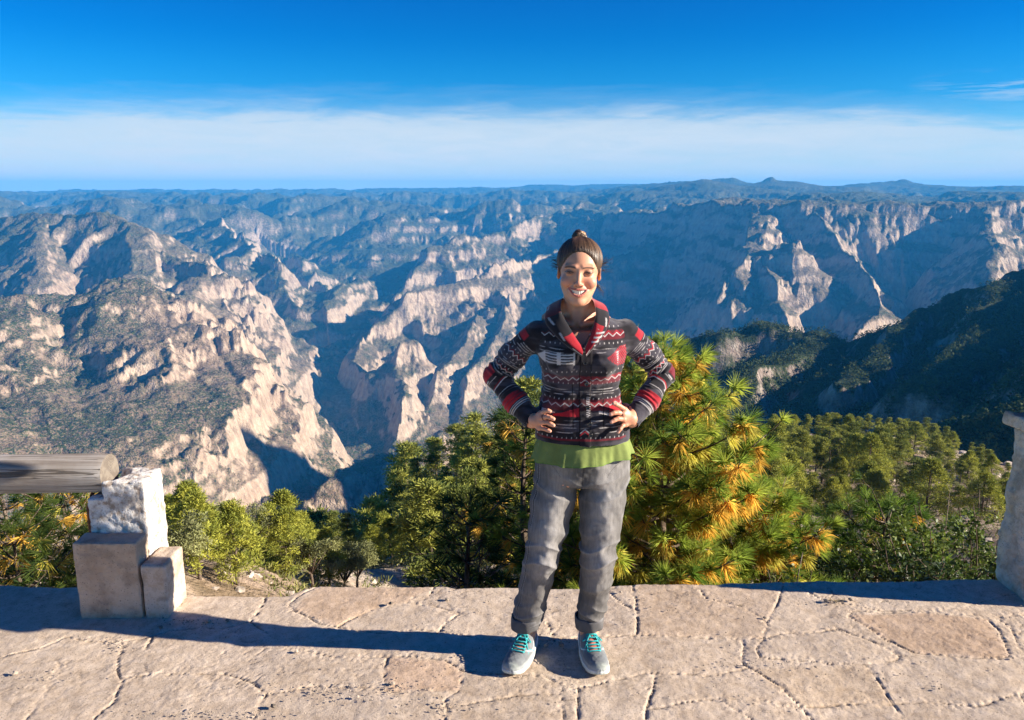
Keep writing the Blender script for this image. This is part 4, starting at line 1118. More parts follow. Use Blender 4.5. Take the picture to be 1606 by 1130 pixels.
    V, F = f.mesh(); N = vnormals(V, F)
    # combed-back locks
    BDv = np.array([-.06, .30, .95]); BDv = BDv/np.linalg.norm(BDv); Q_ = V-np.array([0, .018, .027]); phi = np.arctan2(Q_[:, 0]-BDv[0]*(Q_@BDv), Q_[:, 1]-BDv[1]*(Q_@BDv))*1.6
    V = V + N*(.0007*np.sin(phi*34+2*f3(V, 18, 2, 2))+.0005*np.sin(phi*95+3*f3(V, 25, 2, 4)))[:, None]
    bn = np.linalg.norm(V-np.array([-.006, .045, .115]), axis=1) < .030
    V[bn] += (N*(.0034*f3(V*np.array([1, 1, 2.2]), 55, 3, 7)+.0010*np.sin((V[:, 0]*.5+V[:, 2]*.9+.01*n3(V, 50, 3))*1100))[:, None])[bn]
    c = np.tile(np.array((.045, .025, .015)), (len(V), 1)); st = smst(.0, .8, np.sin(phi*70+3*f3(V, 25, 2, 4))); c = paint(c, st*.7, (.15, .08, .042))
    c = paint(c, (bn & (V[:, 0] > -.002)).astype(float)*.8*smst(-.3, .3, f3(V, 60, 2, 1)), (.42, .24, .12))
    m_hair = attr_mat('hair', .42, 500, .3, .0006, .5, .25)
    ho = mesh_obj('hair', hx(V)-PB, F, m_hair, root, attrs={'Col': c})
    b = Buf(); rs = np.random.default_rng(3)
    BD = np.array([-.06, .30, .95]); BD /= np.linalg.norm(BD)
    for k in range(1300):                                       # strands combed from the hairline to the bun
        a = rs.uniform(-1.9, 1.9); dn = rs.uniform(-.9, .3)
        s0_ = np.array([math.sin(a), -math.cos(a)*.95, dn*abs(math.sin(a))+.25*math.cos(a)]); s0_ /= np.linalg.norm(s0_)
        om = math.acos(np.clip(s0_@BD, -1, 1)); w1 = rs.uniform(.0, .010); P = []; t00 = 0; cl = rs.uniform(.90, 1.0)
        ts_ = np.linspace(0, .93, 22); Q0 = [(s0_*math.sin((1-t)*om)+BD*math.sin(t*om))/math.sin(om) for t in ts_]
        fc = lambda p: ((p[0]/.081)**2+((p[1]+.115)/.091)**2+((p[2]+.028)/.1210)**2)
        ins = [t for t, q in zip(ts_, Q0) if fc(np.array([0, .018, .030])+q*np.array([.0820, .0963, .0845])) <= 1.0]
        t00 = ins[-1] if ins else 0
        for t, q in zip(ts_, Q0):
            P.append(np.array([0, .018, .030])+q*np.array([.0820, .0963, .0845])*(1.0+w1*math.sin(t*3.1)-.10*math.exp(-max(t-t00, 0)*11)))
        P = [p for p in P if fc(p) > cl and p[2] > -.03-.02*rs.uniform()]
        if len(P) < 3: continue
        col = np.array([(.035, .019, .011), (.085, .046, .025), (.17, .092, .048)][rs.integers(3)])
        add_tube(b, hx(np.array(P)), .00065, 4, col)
    for k in range(64):                                        # flyaways by the ears and nape
        s_ = -1 if k % 2 else 1; nape = k >= 40
        g_ = rs.uniform(-.006, .006, 3)
        p0 = np.array([s_*.076, .01, .000+.014*(k % 3)])+g_ if not nape else np.array([s_*.05+.02, .04, -.06])+g_
        L = rs.uniform(.02, .045) if not nape else rs.uniform(.02, .06)
        d = np.array([s_*rs.uniform(.6, 1.0), .2, .15+.25*rs.uniform(-1, 1)]) if not nape else np.array([rs.uniform(.2, .9)*(1 if s_ > 0 else -.3), .3, rs.uniform(-1.0, -.5)])
        cu = rs.uniform(-.8, .9); tw = rs.uniform(-.004, .004)
        P = [p0 + d*L*t + np.array([0, 0, cu*L*t*t*.5]) + np.array([0, tw, tw])*math.sin(t*5) for t in np.linspace(0, 1, 9)]
        add_tube(b, hx(np.array(P)), np.linspace(.0010, .0003, 9), 4, (.05, .028, .018))
    V = np.concatenate(b.v)-PB; b.v = [V]; fl = {k: [np.concatenate(v)] if v else [] for k, v in b.f.items()}; b.f = fl; b.c = [np.concatenate(b.c)]
    so_ = b.obj('loose_strands', m_hair, ho)
    print(' hair', time.time()-T0)
    # ---------------- jacket
    f = Field((-.14, 2.70, .90), (.66, 3.04, 1.45), .0026)
    for q, A in enumerate((ARM_L, ARM_R)):
        f.chain(A, ARAD, .028)
        e = np.array(A[-1]); d = e-np.array(A[-2]); d /= np.linalg.norm(d)
        # sawn-off cuff, hollow
        c0 = e+d*.012
        def cut(X, Y, Z, c0=c0, d=d): return -((X-c0[0])*d[0]+(Y-c0[1])*d[1]+(Z-c0[2])*d[2])
        f.op(e-.065, e+.075, cut, .002, 'sub')
        f.cone(c0-d*.018, c0+d*.03, .0325, .0345, .002, 'sub')
    f.loft(JZ, JCX, JCY, JA, JB, 2.25, .030)
    # bust
    f.ell((.190, 2.775, 1.225), (.056, .030, .050), .03); f.ell((.322, 2.775, 1.225), (.056, .030, .050), .03)
    # V opening at the neck
    def vee(X, Y, Z):
        w_ = np.interp(Z.ravel(), [1.268, 1.30, 1.36, 1.40], [0, .020, .052, .066])[None, None]
        return np.maximum(np.abs(X-.2475)-w_, np.maximum(Y-2.90, 1.268-Z)) + 0*X
    f.op((.14, 2.70, 1.26), (.36, 2.92, 1.44), vee, .004, 'sub')
    f.cone((.245, 2.895, 1.34), (.245, 2.90, 1.44), .058, .062, .004, 'sub')
    f.loft([.88, .93, .955], [.262]*3, [2.875]*3, [.171, .171, .165], [.114, .114, .108], 2.25, .002, 'sub')
    V, F = f.mesh(); V = relax(V, F, 2, .5); N = vnormals(V, F)
    cj, arm = jacket_paint(V, N)
    # folds
    dL, sL, rL = polyline_param(V, ARM_L); dR, sR, rR = polyline_param(V, ARM_R)
    x, y, z = V.T
    d = .0045*f3(V, 11, 3, 12)+.0022*f3(V, 34, 2, 15)
    for s_, dd in ((sL, dL), (sR, dR)):
        near = np.exp(-((s_-.19)/.05)**2)*(dd < .07)
        d = d+near*.0035*np.sin(s_*260+6*n3(V, 9, 4))
        d = d+np.exp(-((s_-.37)/.03)**2)*(dd < .06)*.002*np.sin(s_*420+4*n3(V, 12, 4))
    tor = ~arm
    d = d+tor*np.exp(-((z-1.08)/.045)**2)*.003*np.sin((z+.35*np.abs(x-.255))*150+4*n3(V, 8, 9))
    pl = band(x, .262-.020+(z-1.1)*-.01, .262+.020+(z-1.1)*-.01, .0015)*(y < 2.85)*(z < 1.275)*tor
    d = d+pl*.0028
    V = V+N*d[:, None]
    m_jac = attr_mat('patterned_fleece', .92, 420, .35, .0014, .12, .16, {'Sheen Weight': .25})
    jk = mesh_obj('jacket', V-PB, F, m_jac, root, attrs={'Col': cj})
    print(' jacket', len(V), time.time()-T0)
    # collar and lapels: a thick folded strip
    inn = [W(914.5, 549, 2.738), W(904, 534, 2.744), W(893, 516, 2.758), W(882, 496, 2.785), W(880, 481, 2.835), W(884, 472, 2.89), W(906, 468, 2.925), W(926, 471, 2.89), W(932, 478, 2.835), W(934, 496, 2.79), W(931, 516, 2.758), W(924, 534, 2.744), W(917.5, 549, 2.738)]
    outr = [W(911, 560, 2.738), W(886, 541, 2.742), W(868, 524, 2.765), W(855, 506, 2.80), W(857, 488, 2.865), W(864, 484, 2.93), W(905, 480, 2.97), W(943, 482, 2.93), W(951, 486, 2.865), W(956, 503, 2.80), W(949, 522, 2.765), W(936, 541, 2.742), W(919, 560, 2.738)]
    def spl(P, n):
        P = np.array(P); t = np.linspace(0, len(P)-1, n); i = np.clip(np.floor(t).astype(int), 0, len(P)-2); u = (t-i)[:, None]
        g = lambda k: P[np.clip(k, 0, len(P)-1)]
        return .5*(2*g(i)+(g(i+1)-g(i-1))*u+(2*g(i-1)-5*g(i)+4*g(i+1)-g(i+2))*u**2+(-g(i-1)+3*g(i)-3*g(i+1)+g(i+2))*u**3)
    na = 260; A = spl(inn, na); B_ = spl(outr, na); nb = 22
    S_ = np.linspace(0, 1, nb); vs = []; cs = []
    ctr = np.array([.245, 2.90, 1.33])
    for side in (1, -1):
        for q in S_:
            P = A*(1-q)+B_*q
            out = P-np.array([.245, 2.93, 1.30]); out[:, 2] *= .4; out /= np.linalg.norm(out, axis=1)[:, None]
            bulge = math.sin(q*math.pi)*.011
            roll = np.exp(-(q/.18)**2)*.006
            th = .0045*math.sin(min(1, q*6)*math.pi/2)*math.sin(min(1, (1-q)*6)*math.pi/2)
            P = P+out*(bulge+th*side)[None] if False else P+out*(bulge+th*side)
            P = P+np.array([0, 0, 1])*roll
            P = P+out*(.003*n3(P, 26, 2)[:, None])
            vs.append(P)
            t = np.linspace(0, 1, na)
            c = np.tile(np.array(BLK), (na, 1)); uu = t*.62
            leftc = t < .40; rightc = t > .60
            c = paint(c, ((t > .27) & (t < .46)).astype(float)*.75, DRED)
            c = paint(c, ((t > .54) & (t < .70)).astype(float)*.8*smst(.95, .75, np.full(na, q)), RED)
            c = paint(c, (rightc & (t > .80)).astype(float)*smst(.62, .5, np.full(na, q)), RED)
            c = paint(c, ((t < .13)).astype(float)*smst(.62, .5, np.full(na, q)), RED)
            c = paint(c, smst(.004, .002, np.abs(np.full(na, q)-.62-.10*np.sin(uu*40))*.05)*(leftc | (t > .74))*.8*smst(-.2, .1, np.sin(uu*95)), WHT)
            c = paint(c, band(t, .83, .93)*(np.sin(uu*330+q*9) > .35)*band(np.full(na, q), .2, .8), WHT)
            c = paint(c, band(np.full(na, q), .90, .96)*.6*(t > .5), RED)
            cs.append(c)
    V = np.concatenate(vs); idx = np.arange(2*nb*na).reshape(2, nb, na)
    fs = []
    for k in (0, 1):
        a = idx[k]; q = np.stack([a[:-1, :-1], a[:-1, 1:], a[1:, 1:], a[1:, :-1]], -1).reshape(-1, 4); fs.append(q if k == 0 else q[:, ::-1])
    for e_ in (0, nb-1):
        fs.append(np.stack([idx[0, e_, :-1], idx[0, e_, 1:], idx[1, e_, 1:], idx[1, e_, :-1]], -1))
    for e_ in (0, na-1):
        fs.append(np.stack([idx[0, :-1, e_], idx[0, 1:, e_], idx[1, 1:, e_], idx[1, :-1, e_]], -1))
    mesh_obj('collar', V-PB, np.concatenate(fs), m_jac, jk, attrs={'Col': np.concatenate(cs)})
    m_but = mat_flat('black_button', (.012, .012, .013), .25, .2, 50, .1, spec=.6)
    jy = lambda z_: float(np.interp(z_, JZ, JCY)-np.interp(z_, JZ, JB))
    for py, px_ in ((568, 917), (603, 920), (640, 922), (664, 925), (681, 926)):
        z_ = zrow(py); p = W(px_, py, 2.76); yy = jy(z_)-.0065
        b = Buf(); n = 20; a = np.arange(n)*2*math.pi/n
        prof = [(.0, -.0012), (.0042, -.0012), (.0052, -.0026), (.0072, -.0026), (.0080, -.0008), (.0076, .002)]
        pv = np.concatenate([np.stack([np.cos(a)*r, np.full(n, dy), np.sin(a)*r], 1) for r, dy in prof])
        i = np.arange(len(prof)-1)[:, None]*n; j = np.arange(n)[None]; k = (j+1) % n
        pf = np.stack([i+j, i+n+j, i+n+k, i+k], -1).reshape(-1, 4)
        mesh_obj('button', pv+np.array([p[0], yy, z_])-PB, pf, m_but, jk)
    # ---------------- green top
    n = 520; th = np.linspace(0, 2*math.pi, n, endpoint=False); m = 46; vv = []; cc = []
    for lay in (0, 1):
        for q in np.linspace(0, 1, m):
            z_ = .965-q*.128
            hem = -.012*np.cos(th+.5)+.003*np.sin(th*3)+.0015*np.sin(th*9)
            flare = max(0, (q-.2)/.8)**1.1
            r_ = (.0045+.006*(np.cos(th) > .2))*flare*np.sin(th*7+1.5*np.sin(th*2)+.6)+.003*flare*np.sin(th*15+2*np.sin(th*3))+.0016*flare*np.sin(th*31+q*2)
            a_ = .163+.027*flare+r_; b_ = .107+.032*flare+r_*.9
            P = np.stack([.266+np.cos(th)*a_, 2.876+np.sin(th)*b_, np.full(n, z_)-hem*q], 1)
            P -= (np.stack([np.cos(th), np.sin(th), 0*th], 1))*(.0016*lay)
            P += np.stack([np.cos(th), np.sin(th), 0*th], 1)*(f3(P, 40, 2, 8)*.0012)[:, None]
            vv.append(P); c = np.tile(np.array((.175, .215, .062)), (n, 1))*(1+.14*f3(P, 30, 3, 3)[:, None]); cc.append(paint(c, np.full(n, float(q > .965))*.5, (.13, .22, .04)))
    V = np.concatenate(vv); idx = np.arange(2*m*n).reshape(2, m, n); fs = []
    nx = np.roll(np.arange(n), -1)
    for k in (0, 1):
        a = idx[k]; q = np.stack([a[:-1], a[1:], a[1:][:, nx], a[:-1][:, nx]], -1).reshape(-1, 4); fs.append(q if k == 0 else q[:, ::-1])
    a, b2 = idx[0, -1], idx[1, -1]; fs.append(np.stack([a, a[nx], b2[nx], b2], -1))
    tp = mesh_obj('green_top', V-PB, np.concatenate(fs), attr_mat('green_cotton', .85, 500, .25, .0006, .15, .10), root, attrs={'Col': np.concatenate(cc)})
    # neckline of the top in the V
    f = Field((.19, 2.74, 1.245), (.31, 2.86, 1.30), .002)
    f.ell((.249, 2.835, 1.255), (.048, .072, .033), 0)
    V, F = f.mesh(); mesh_obj('neckline', V-PB, F, mat_flat('dark_olive_cloth', (.03, .035, .015), .9, .2, 200), tp)
    # ---------------- jeans
    f = Field((-.05, 2.72, .085), (.52, 3.06, .91), .0030)
    f.loft([.735, .77, .82, .86, .905], [.268, .268, .267, .266, .265], [2.888, 2.888, 2.886, 2.882, 2.88], [.166, .172, .175, .172, .162], [.100, .112, .118, .112, .100], 2.15, .03)
    LEGS = ([(.176, 2.888, .78), (.155, 2.880, .66), (.136, 2.868, .55), (.118, 2.862, .44), (.098, 2.885, .32), (.074, 2.905, .20), (.058, 2.912, .112)],
            [(.356, 2.888, .78), (.348, 2.880, .66), (.340, 2.866, .55), (.333, 2.860, .44), (.328, 2.885, .32), (.320, 2.908, .20), (.312, 2.918, .112)])
    for Lg in LEGS: f.chain(Lg, [.088, .083, .075, .068, .063, .058, .055], .018)
    for Lg in LEGS: f.cone((Lg[-1][0], Lg[-1][1], .05), (Lg[-1][0], Lg[-1][1], .125), .049, .049, .002, 'sub')
    def bot(X, Y, Z): return Z-.118+0*X+0*Y
    f.op((-.05, 2.75, .06), (.45, 3.04, .125), bot, .002, 'sub')
    V, F = f.mesh(); V = relax(V, F, 2, .5); N = vnormals(V, F); x, y, z = V.T
    d = .0055*f3(V*np.array([1, 1, .7]), 10, 3, 31)+.0022*f3(V, 32, 2, 35)
    q0 = polyline_param(V, LEGS[0]); q1 = polyline_param(V, LEGS[1]); left = q0[0]-.0 < q1[0]
    for Lg, qq, mm in ((LEGS[0], q0, left), (LEGS[1], q1, ~left)):
        xc = np.interp(z, [p[2] for p in Lg][::-1], [p[0] for p in Lg][::-1]); dx = (x-xc)
        sg = 1 if Lg is LEGS[0] else -1
        kn = np.exp(-((z-.46)/.075)**2); an = np.exp(-((z-.17)/.055)**2); hp = np.exp(-((z-.72)/.05)**2)
        ph = 3.0*n3(V*np.array([1, 1, .5]), 7, 3)
        rdg = lambda t: (1-np.abs(np.sin(t)))**1.5
        d = d+mm*(kn*.0100*(rdg(z*46+dx*11*sg+ph)-.35)+an*.0075*(rdg(z*60-dx*14*sg+ph)-.35)+hp*.0085*(rdg(z*38+dx*16*sg+ph)-.35))
        d = d+mm*.0040*np.exp(-((z-.32)/.09)**2)*(rdg(z*42+dx*20*sg+ph)-.3)
    V = V+N*d[:, None]; x, y, z = V.T
    # washed denim: pale thighs, dark seams, whiskers
    front = smst(.15, .8, -N[:, 1])
    c = np.tile(np.array((.120, .113, .108)), (len(V), 1))
    for Lg, mm in ((LEGS[0], left), (LEGS[1], ~left)):
        xc = np.interp(z, [p[2] for p in Lg][::-1], [p[0] for p in Lg][::-1])
        wash = np.exp(-((x-xc)/.045)**2)*front*(smst(.25, .5, z)*.75+.3)
        c = paint(c, wash*mm*.9, (.32, .30, .285))
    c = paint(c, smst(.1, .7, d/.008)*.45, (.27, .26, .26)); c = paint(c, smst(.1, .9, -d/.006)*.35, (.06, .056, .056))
    c = c*(1+.16*f3(V*np.array([1, 1, .12]), 240, 2, 6)[:, None]); c = c*(1+.08*f3(V, 18, 3, 2)[:, None])
    for Lg, rad, mm, sg in ((LEGS[0], .0, left, -1), (LEGS[1], .0, ~left, 1)):     # outer and inner seams
        xc = np.interp(z, [p[2] for p in Lg][::-1], [p[0] for p in Lg][::-1]); yc = np.interp(z, [p[2] for p in Lg][::-1], [p[1] for p in Lg][::-1])
        for s2 in (sg, -sg):
            an_ = np.arctan2(-(y-yc), (x-xc)*s2)
            if s2 == sg: an_ = an_-.55*(1 if Lg is LEGS[0] else .1)
            m = smst(.0024, .0010, np.abs(an_)*.075)*((x-xc)*s2 > 0)*mm*(z < (.86 if s2 == sg else .70))
            c = paint(c, m*.8, (.03, .028, .028))
            m = smst(.0026, .0012, np.abs(np.abs(an_)*.075-.0048))*((x-xc)*s2 > 0)*mm*(np.sin(z*900) > -.2)*(z < (.86 if s2 == sg else .70)); c = paint(c, m*.35, (.4, .38, .36))
    fly = smst(.0024, .001, np.abs(x-.262-(z-.8)*.06))*(z > .735)*(y < 2.88); c = paint(c, fly*.8, (.03, .028, .028))
    fly = smst(.0018, .0008, np.abs(x-.286-np.maximum(.78-z, 0)**2*-18))*(z > .755)*(y < 2.88); c = paint(c, fly*.4, (.04, .036, .036))
    for s2, xp in ((-1, .125), (1, .405)):
        m = smst(.0022, .001, np.abs(z-.835+.045*np.clip((x-xp)*-s2/.05, 0, 1.4)**2*1.0))*(np.abs(x-xp) < .055)*(y < 2.88); c = paint(c, m*.6, (.04, .036, .036))
    m_den = attr_mat('grey_denim', .9, 700, .4, .0007, .15, .20)
    je = mesh_obj('jeans', V-PB, F, m_den, root, attrs={'Col': c})
    for Lg in LEGS:                                                # turned-up hems
        cx_, cy_ = Lg[-1][0], Lg[-1][1]; n = 96; th = np.linspace(0, 2*math.pi, n, endpoint=False)
        prof = [(.046, .110), (.0540, .106), (.0570, .110), (.0585, .125), (.0595, .145), (.0590, .1555), (.0565, .1575), (.0520, .152)]
        vv = []
        for r_, z_ in prof:
            rr = r_*.97+.0022*np.sin(th*3+z_*30)+.0012*np.sin(th*8+z_*60)
            vv.append(np.stack([cx_+(.1575-z_)*(-.0 if Lg is LEGS[1] else -.10)+np.cos(th)*rr, cy_-.002+np.sin(th)*rr*1.06, z_+.004*np.sin(th+1)+.0015*np.sin(th*5)], 1))
        V = np.concatenate(vv); i = np.arange(len(prof)-1)[:, None]*n; j = np.arange(n)[None]; k = (j+1) % n
        Fq = np.stack([i+j, i+k, i+n+k, i+n+j], -1).reshape(-1, 4)
        cc = np.tile(np.array((.115, .110, .110)), (len(V), 1))*(1+.15*f3(V, 60, 2, 3)[:, None]); cc[V[:, 2] > .154] *= 1.5
        mesh_obj('turned_up_hem', V-PB, Fq, m_den, je, attrs={'Col': cc})
    print(' jeans', time.time()-T0)
    # ---------------- shoes
    m_sole = attr_mat('shoe_sole', .7, 120, .2, .001, .3, .06); m_up = attr_mat('shoe_mesh', .85, 900, .5, .0008, .2, .12); m_lace = mat_flat('turquoise_lace', (.04, .40, .40), .7, .15, 300)
    for side, (ax, ay, rot) in enumerate(((.058, 2.925, R(-16)), (.313, 2.930, R(4)))):
        M = Matrix.Translation((ax, ay, 0)) @ Matrix.Rotation(rot, 4, 'Z'); MM = np.array(M)
        tr = lambda V: V@MM[:3, :3].T+MM[:3, 3]
        mir = 1 if side == 0 else -1
        # local: toe towards -Y, heel +Y
        def outline(y_):                                           # half width and centre along the foot
            a = np.interp(y_, [-.2075, -.205, -.199, -.188, -.17, -.13, -.08, -.02, .02, .045, .060, .068, .074], [-.012, .012, .023, .034, .042, .0485, .0475, .0395, .037, .035, .029, .020, -.012])
            cxx = np.interp(y_, [-.205, -.13, -.04, .07], [.012, .004, -.002, .0])*mir*-1
            return a, cxx
        f = Field((-.075, -.225, -.004), (.075, .095, .13), .0021)
        def sole(X, Y, Z):
            a, cxx = outline(Y.ravel()); a = a[None, :, None]; cxx = cxx[None, :, None]
            top = np.interp(Y.ravel(), [-.21, -.17, -.08, .03, .08], [.026, .021, .024, .034, .038])[None, :, None]
            bt = np.interp(Y.ravel(), [-.21, -.17, .04, .08], [.012, .001, .001, .008])[None, :, None]
            return np.maximum(np.abs(X-cxx)-a-.003, np.maximum(Z-top, bt-Z))
        f.op((-.07, -.21, 0), (.07, .08, .045), sole, 0)
        V, F = f.mesh(); V = relax(V, F, 3, .5)
        c = np.tile(np.array((.58, .60, .58)), (len(V), 1)); c = c*(1-.25*smst(-.2, .5, f3(V, 30, 3, 2))[:, None]); c = paint(c, smst(.010, .004, V[:, 2]), (.30, .27, .23)); c = paint(c, np.exp(-((V[:, 2]-.013)/.003)**2)*.5, (.45, .56, .40))
        V2 = tr(V)
        sh = mesh_obj('shoe', np.zeros((0, 3)), np.zeros((0, 3), int), m_up, root) if False else None
        g = Field((-.075, -.225, .0), (.075, .10, .135), .0021)
        def upper(X, Y, Z):
            a, cxx = outline(Y.ravel()); a = a[None, :, None]; cxx = cxx[None, :, None]
            top = np.interp(Y.ravel(), [-.21, -.195, -.17, -.13, -.09, -.05, -.02, .02, .06, .08], [.028, .048, .058, .062, .071, .088, .100, .088, .088, .083])[None, :, None]
            zc = .018; hh = np.maximum(top-zc, .01)
            q = np.sqrt(np.abs((X-cxx)/np.maximum(a+.0005, .0008))**2.3+np.abs(np.maximum(Z-zc, 0)/hh)**2.3)
            return np.maximum((q-1)*np.maximum(np.minimum(a, hh), .004), np.maximum(.012-Z, -a))
        g.op((-.07, -.21, .01), (.07, .082, .11), upper, 0)
        g.cone((0, .015, .075), (0, .012, .12), .026, .034, .006, 'sub')
        V1, F1 = g.mesh(); V1 = relax(V1, F1, 2, .5); N1 = vnormals(V1, F1)
        V1 = V1+N1*(.0007*f3(V1, 90, 2, 5))[:, None]
        x, y, z = V1.T
        c1 = np.tile(np.array((.17, .18, .185)), (len(V1), 1)); c1 = c1*(1+.12*f3(V1, 60, 2, 4)[:, None])
        c1 = paint(c1, smst(-.180, -.198, y)*.6, (.36, .39, .34)); c1 = paint(c1, smst(.040, .032, z)*.5, (.40, .42, .41))
        tongue = np.exp(-(x/.016)**4)*smst(-.135, -.125, y)*smst(.0, -.02, y)*(z > .05); c1 = paint(c1, tongue*.9, (.62, .20, .13))
        c1 = paint(c1, smst(-.02, .02, y)*smst(.04, .055, z)*.55, (.55, .24, .20)); c1 = paint(c1, smst(.072, .082, z)*smst(-.04, -.01, y), (.80, .13, .06))
        wave = np.abs(z-.040-.012*np.sin(y*60+1)); c1 = paint(c1, smst(.0035, .0018, wave)*smst(-.12, -.09, y)*smst(.03, .0, y)*.9, (.08, .42, .42))
        wave = np.abs(z-.052-.010*np.sin(y*55+2.2)); c1 = paint(c1, smst(.003, .0016, wave)*smst(-.12, -.09, y)*smst(.03, .0, y)*.9, (.66, .67, .66))
        so2 = mesh_obj('running_shoe', tr(V1)-PB, F1, m_up, root, attrs={'Col': c1})
        mesh_obj('sole', V2-PB, F, m_sole, so2, attrs={'Col': c})
        # tongue tab
        f = Field((-.03, -.05, .07), (.03, .0, .135), .0022); f.ell((0, -.026, .098), (.0185, .0075, .021), 0, rot=((1, 0, 0), (0, .92, .38), (0, -.38, .92)))
        V, F = f.mesh(); mesh_obj('tongue', tr(V)-PB, F, mat_flat('orange_foam', (.78, .13, .06), .8, .15, 200), so2) if side == 0 else mesh_obj('tongue', tr(V)-PB, F, bpy.data.materials['orange_foam'], so2)
        b = Buf()
        def surfz(x_, y_):
            k = (np.abs(x-x_) < .004) & (np.abs(y-y_) < .004); return float(z[k].max()) if k.any() else .06
        for r_, yy in enumerate((-.128, -.112, -.096, -.080, -.065, -.050)):
            w_ = .025-.001*r_
            P = [np.array([t*w_, yy-.006*(1-abs(t))*(1 if r_ % 2 else .4), surfz(t*w_, yy)+.0035]) for t in np.linspace(-1, 1, 9)]
            add_tube(b, tr(np.array(P)), .0030, 6)
            if r_ < 5:
                for s_ in (-1, 1):
                    P = [np.array([s_*w_*(1-.0*t), yy+.015*t, surfz(s_*w_, yy+.015*t)+.003]) for t in np.linspace(0, 1, 4)]; add_tube(b, tr(np.array(P)), .0018, 5)
        for s_ in (-1, 1):                                         # bow loops and ends
            P = [np.array([s_*(.004+.034*math.sin(t*math.pi)), -.045-.022*math.sin(t*math.pi*.9)-.01*t, .094-.018*math.sin(t*math.pi)*1.0-.004*t]) for t in np.linspace(0, 1, 12)]
            add_tube(b, tr(np.array(P)), .0022, 6)
            P = [np.array([s_*(.003+.030*t), -.048-.050*t, .094-.040*t+.008*math.sin(t*3)]) for t in np.linspace(0, 1, 8)]; add_tube(b, tr(np.array(P)), .0022, 6)
        add_tube(b, tr(np.array([[-.006, -.046, .094], [0, -.049, .097], [.006, -.046, .094]])), .0045, 8)
        b.v = [np.concatenate(b.v)-PB]; b.f = {k: [np.concatenate(v)] if v else [] for k, v in b.f.items()}; b.c = [np.concatenate(b.c)]
        b.obj('laces', m_lace, so2)
    # necklace cord, ring, bracelet
    b = Buf(); cord = [W(935, 492, 2.83), W(933, 510, 2.795), W(926, 527, 2.778), W(918, 541, 2.768)]
    add_tube(b, spl(cord, 16), .0011, 5, (.05, .025, .015)); cord = [W(883, 494, 2.83), W(888, 508, 2.80), W(895, 520, 2.785), W(905, 538, 2.772)]
    add_tube(b, spl(cord, 16), .0011, 5, (.05, .025, .015))
    b.v = [np.concatenate(b.v)-PB]; b.f = {k: [np.concatenate(v)] if v else [] for k, v in b.f.items()}; b.c = [np.concatenate(b.c)]
    b.obj('necklace', mat_flat('brown_cord', (.05, .025, .015), .8), root)
    m_ring = mat_flat('dark_metal_ring', (.05, .045, .04), .3, .1, 50, .05, metal=.9)
    for hnd, k in ((handL, 1), (handR, 1)):
        kn, mid = np.array(hnd[3][k]), np.array(hnd[4][k]); p = kn*.6+mid*.4; ax_ = mid-kn; ax_ /= np.linalg.norm(ax_)
        u = np.cross(ax_, [0, 1, 0]); u /= np.linalg.norm(u); v_ = np.cross(ax_, u)
        P = np.array([p+(u*math.cos(a)+v_*math.sin(a))*.0102 for a in np.linspace(0, 2*math.pi, 21)])
        v, f_, t_ = tube(P, .0013, 6); mesh_obj('ring', v-PB, f_, m_ring, root)
    print(' person', time.time()-T0)
if want('person'): build_person()
# ------------------------------------------------------------------ trees and bushes
def mat_leaf(name, rough=.6, trans=.3, spec=.25):
    n = NT(name); at = n.n('ShaderNodeAttribute', attribute_name='Col')
    p = n.n('ShaderNodeBsdfPrincipled', {'Base Color': at, 'Roughness': rough, 'Specular IOR Level': spec})
    t = n.n('ShaderNodeBsdfTranslucent', {'Color': at}); m = n.n('ShaderNodeMixShader', {0: trans, 1: p, 2: t})
    n.n('ShaderNodeOutputMaterial', {'Surface': m}); return n.m
def mat_bark():
    n = NT('pine_bark'); P = n.coord('Object'); s = n.n('ShaderNodeVectorMath', {0: P, 1: (1, 1, .25)}, operation='MULTIPLY')
    a = n.noise(s, 18, 4, .65); col = n.ramp((a, 0), [(.35, (.045, .03, .022)), (.5, (.13, .095, .07)), (.68, (.24, .19, .15))])
    return n.out(col, .95, (a, 0), .8, .02, .1)
def needles(b, p, d, L, nn, spread, w, col, rg, droop=0.0):
    """a brush of long needles: nn thin triangles round the direction d"""
    d = d/np.linalg.norm(d); u = np.cross(d, [0.3, .2, 1.0]); u /= np.linalg.norm(u); v = np.cross(d, u)
    a = rg.uniform(0, 2*math.pi, nn); th = spread*np.sqrt(rg.uniform(.02, 1, nn))
    D = np.cos(th)[:, None]*d + np.sin(th)[:, None]*(np.cos(a)[:, None]*u+np.sin(a)[:, None]*v)
    D[:, 2] -= droop*rg.uniform(.3, 1, nn); D /= np.linalg.norm(D, axis=1)[:, None]
    l = L*rg.uniform(.7, 1.05, nn)[:, None]
    side = np.cross(D, rg.normal(size=(nn, 3))); side /= np.linalg.norm(side, axis=1)[:, None]
    o = p + d*rg.uniform(-.35, .25, nn)[:, None]*L*.5
    P0 = o+side*w; P1 = o-side*w; P2 = o+D*l*.6+np.array([0, 0, -1])*droop*l*.05+side*w*.8; P3 = o+D*l+np.array([0, 0, -1])*(droop*.25+.04)*l
    V = np.stack([P0, P1, P3, P2], 1).reshape(-1, 3); i = np.arange(nn)[:, None]*4
    c = np.repeat(np.asarray(col)[None]*(1+rg.uniform(-.28, .28, (nn, 1))), 4, 0)
    b.add(V, np.concatenate([i, i+1, i+2, i+3], 1), c)
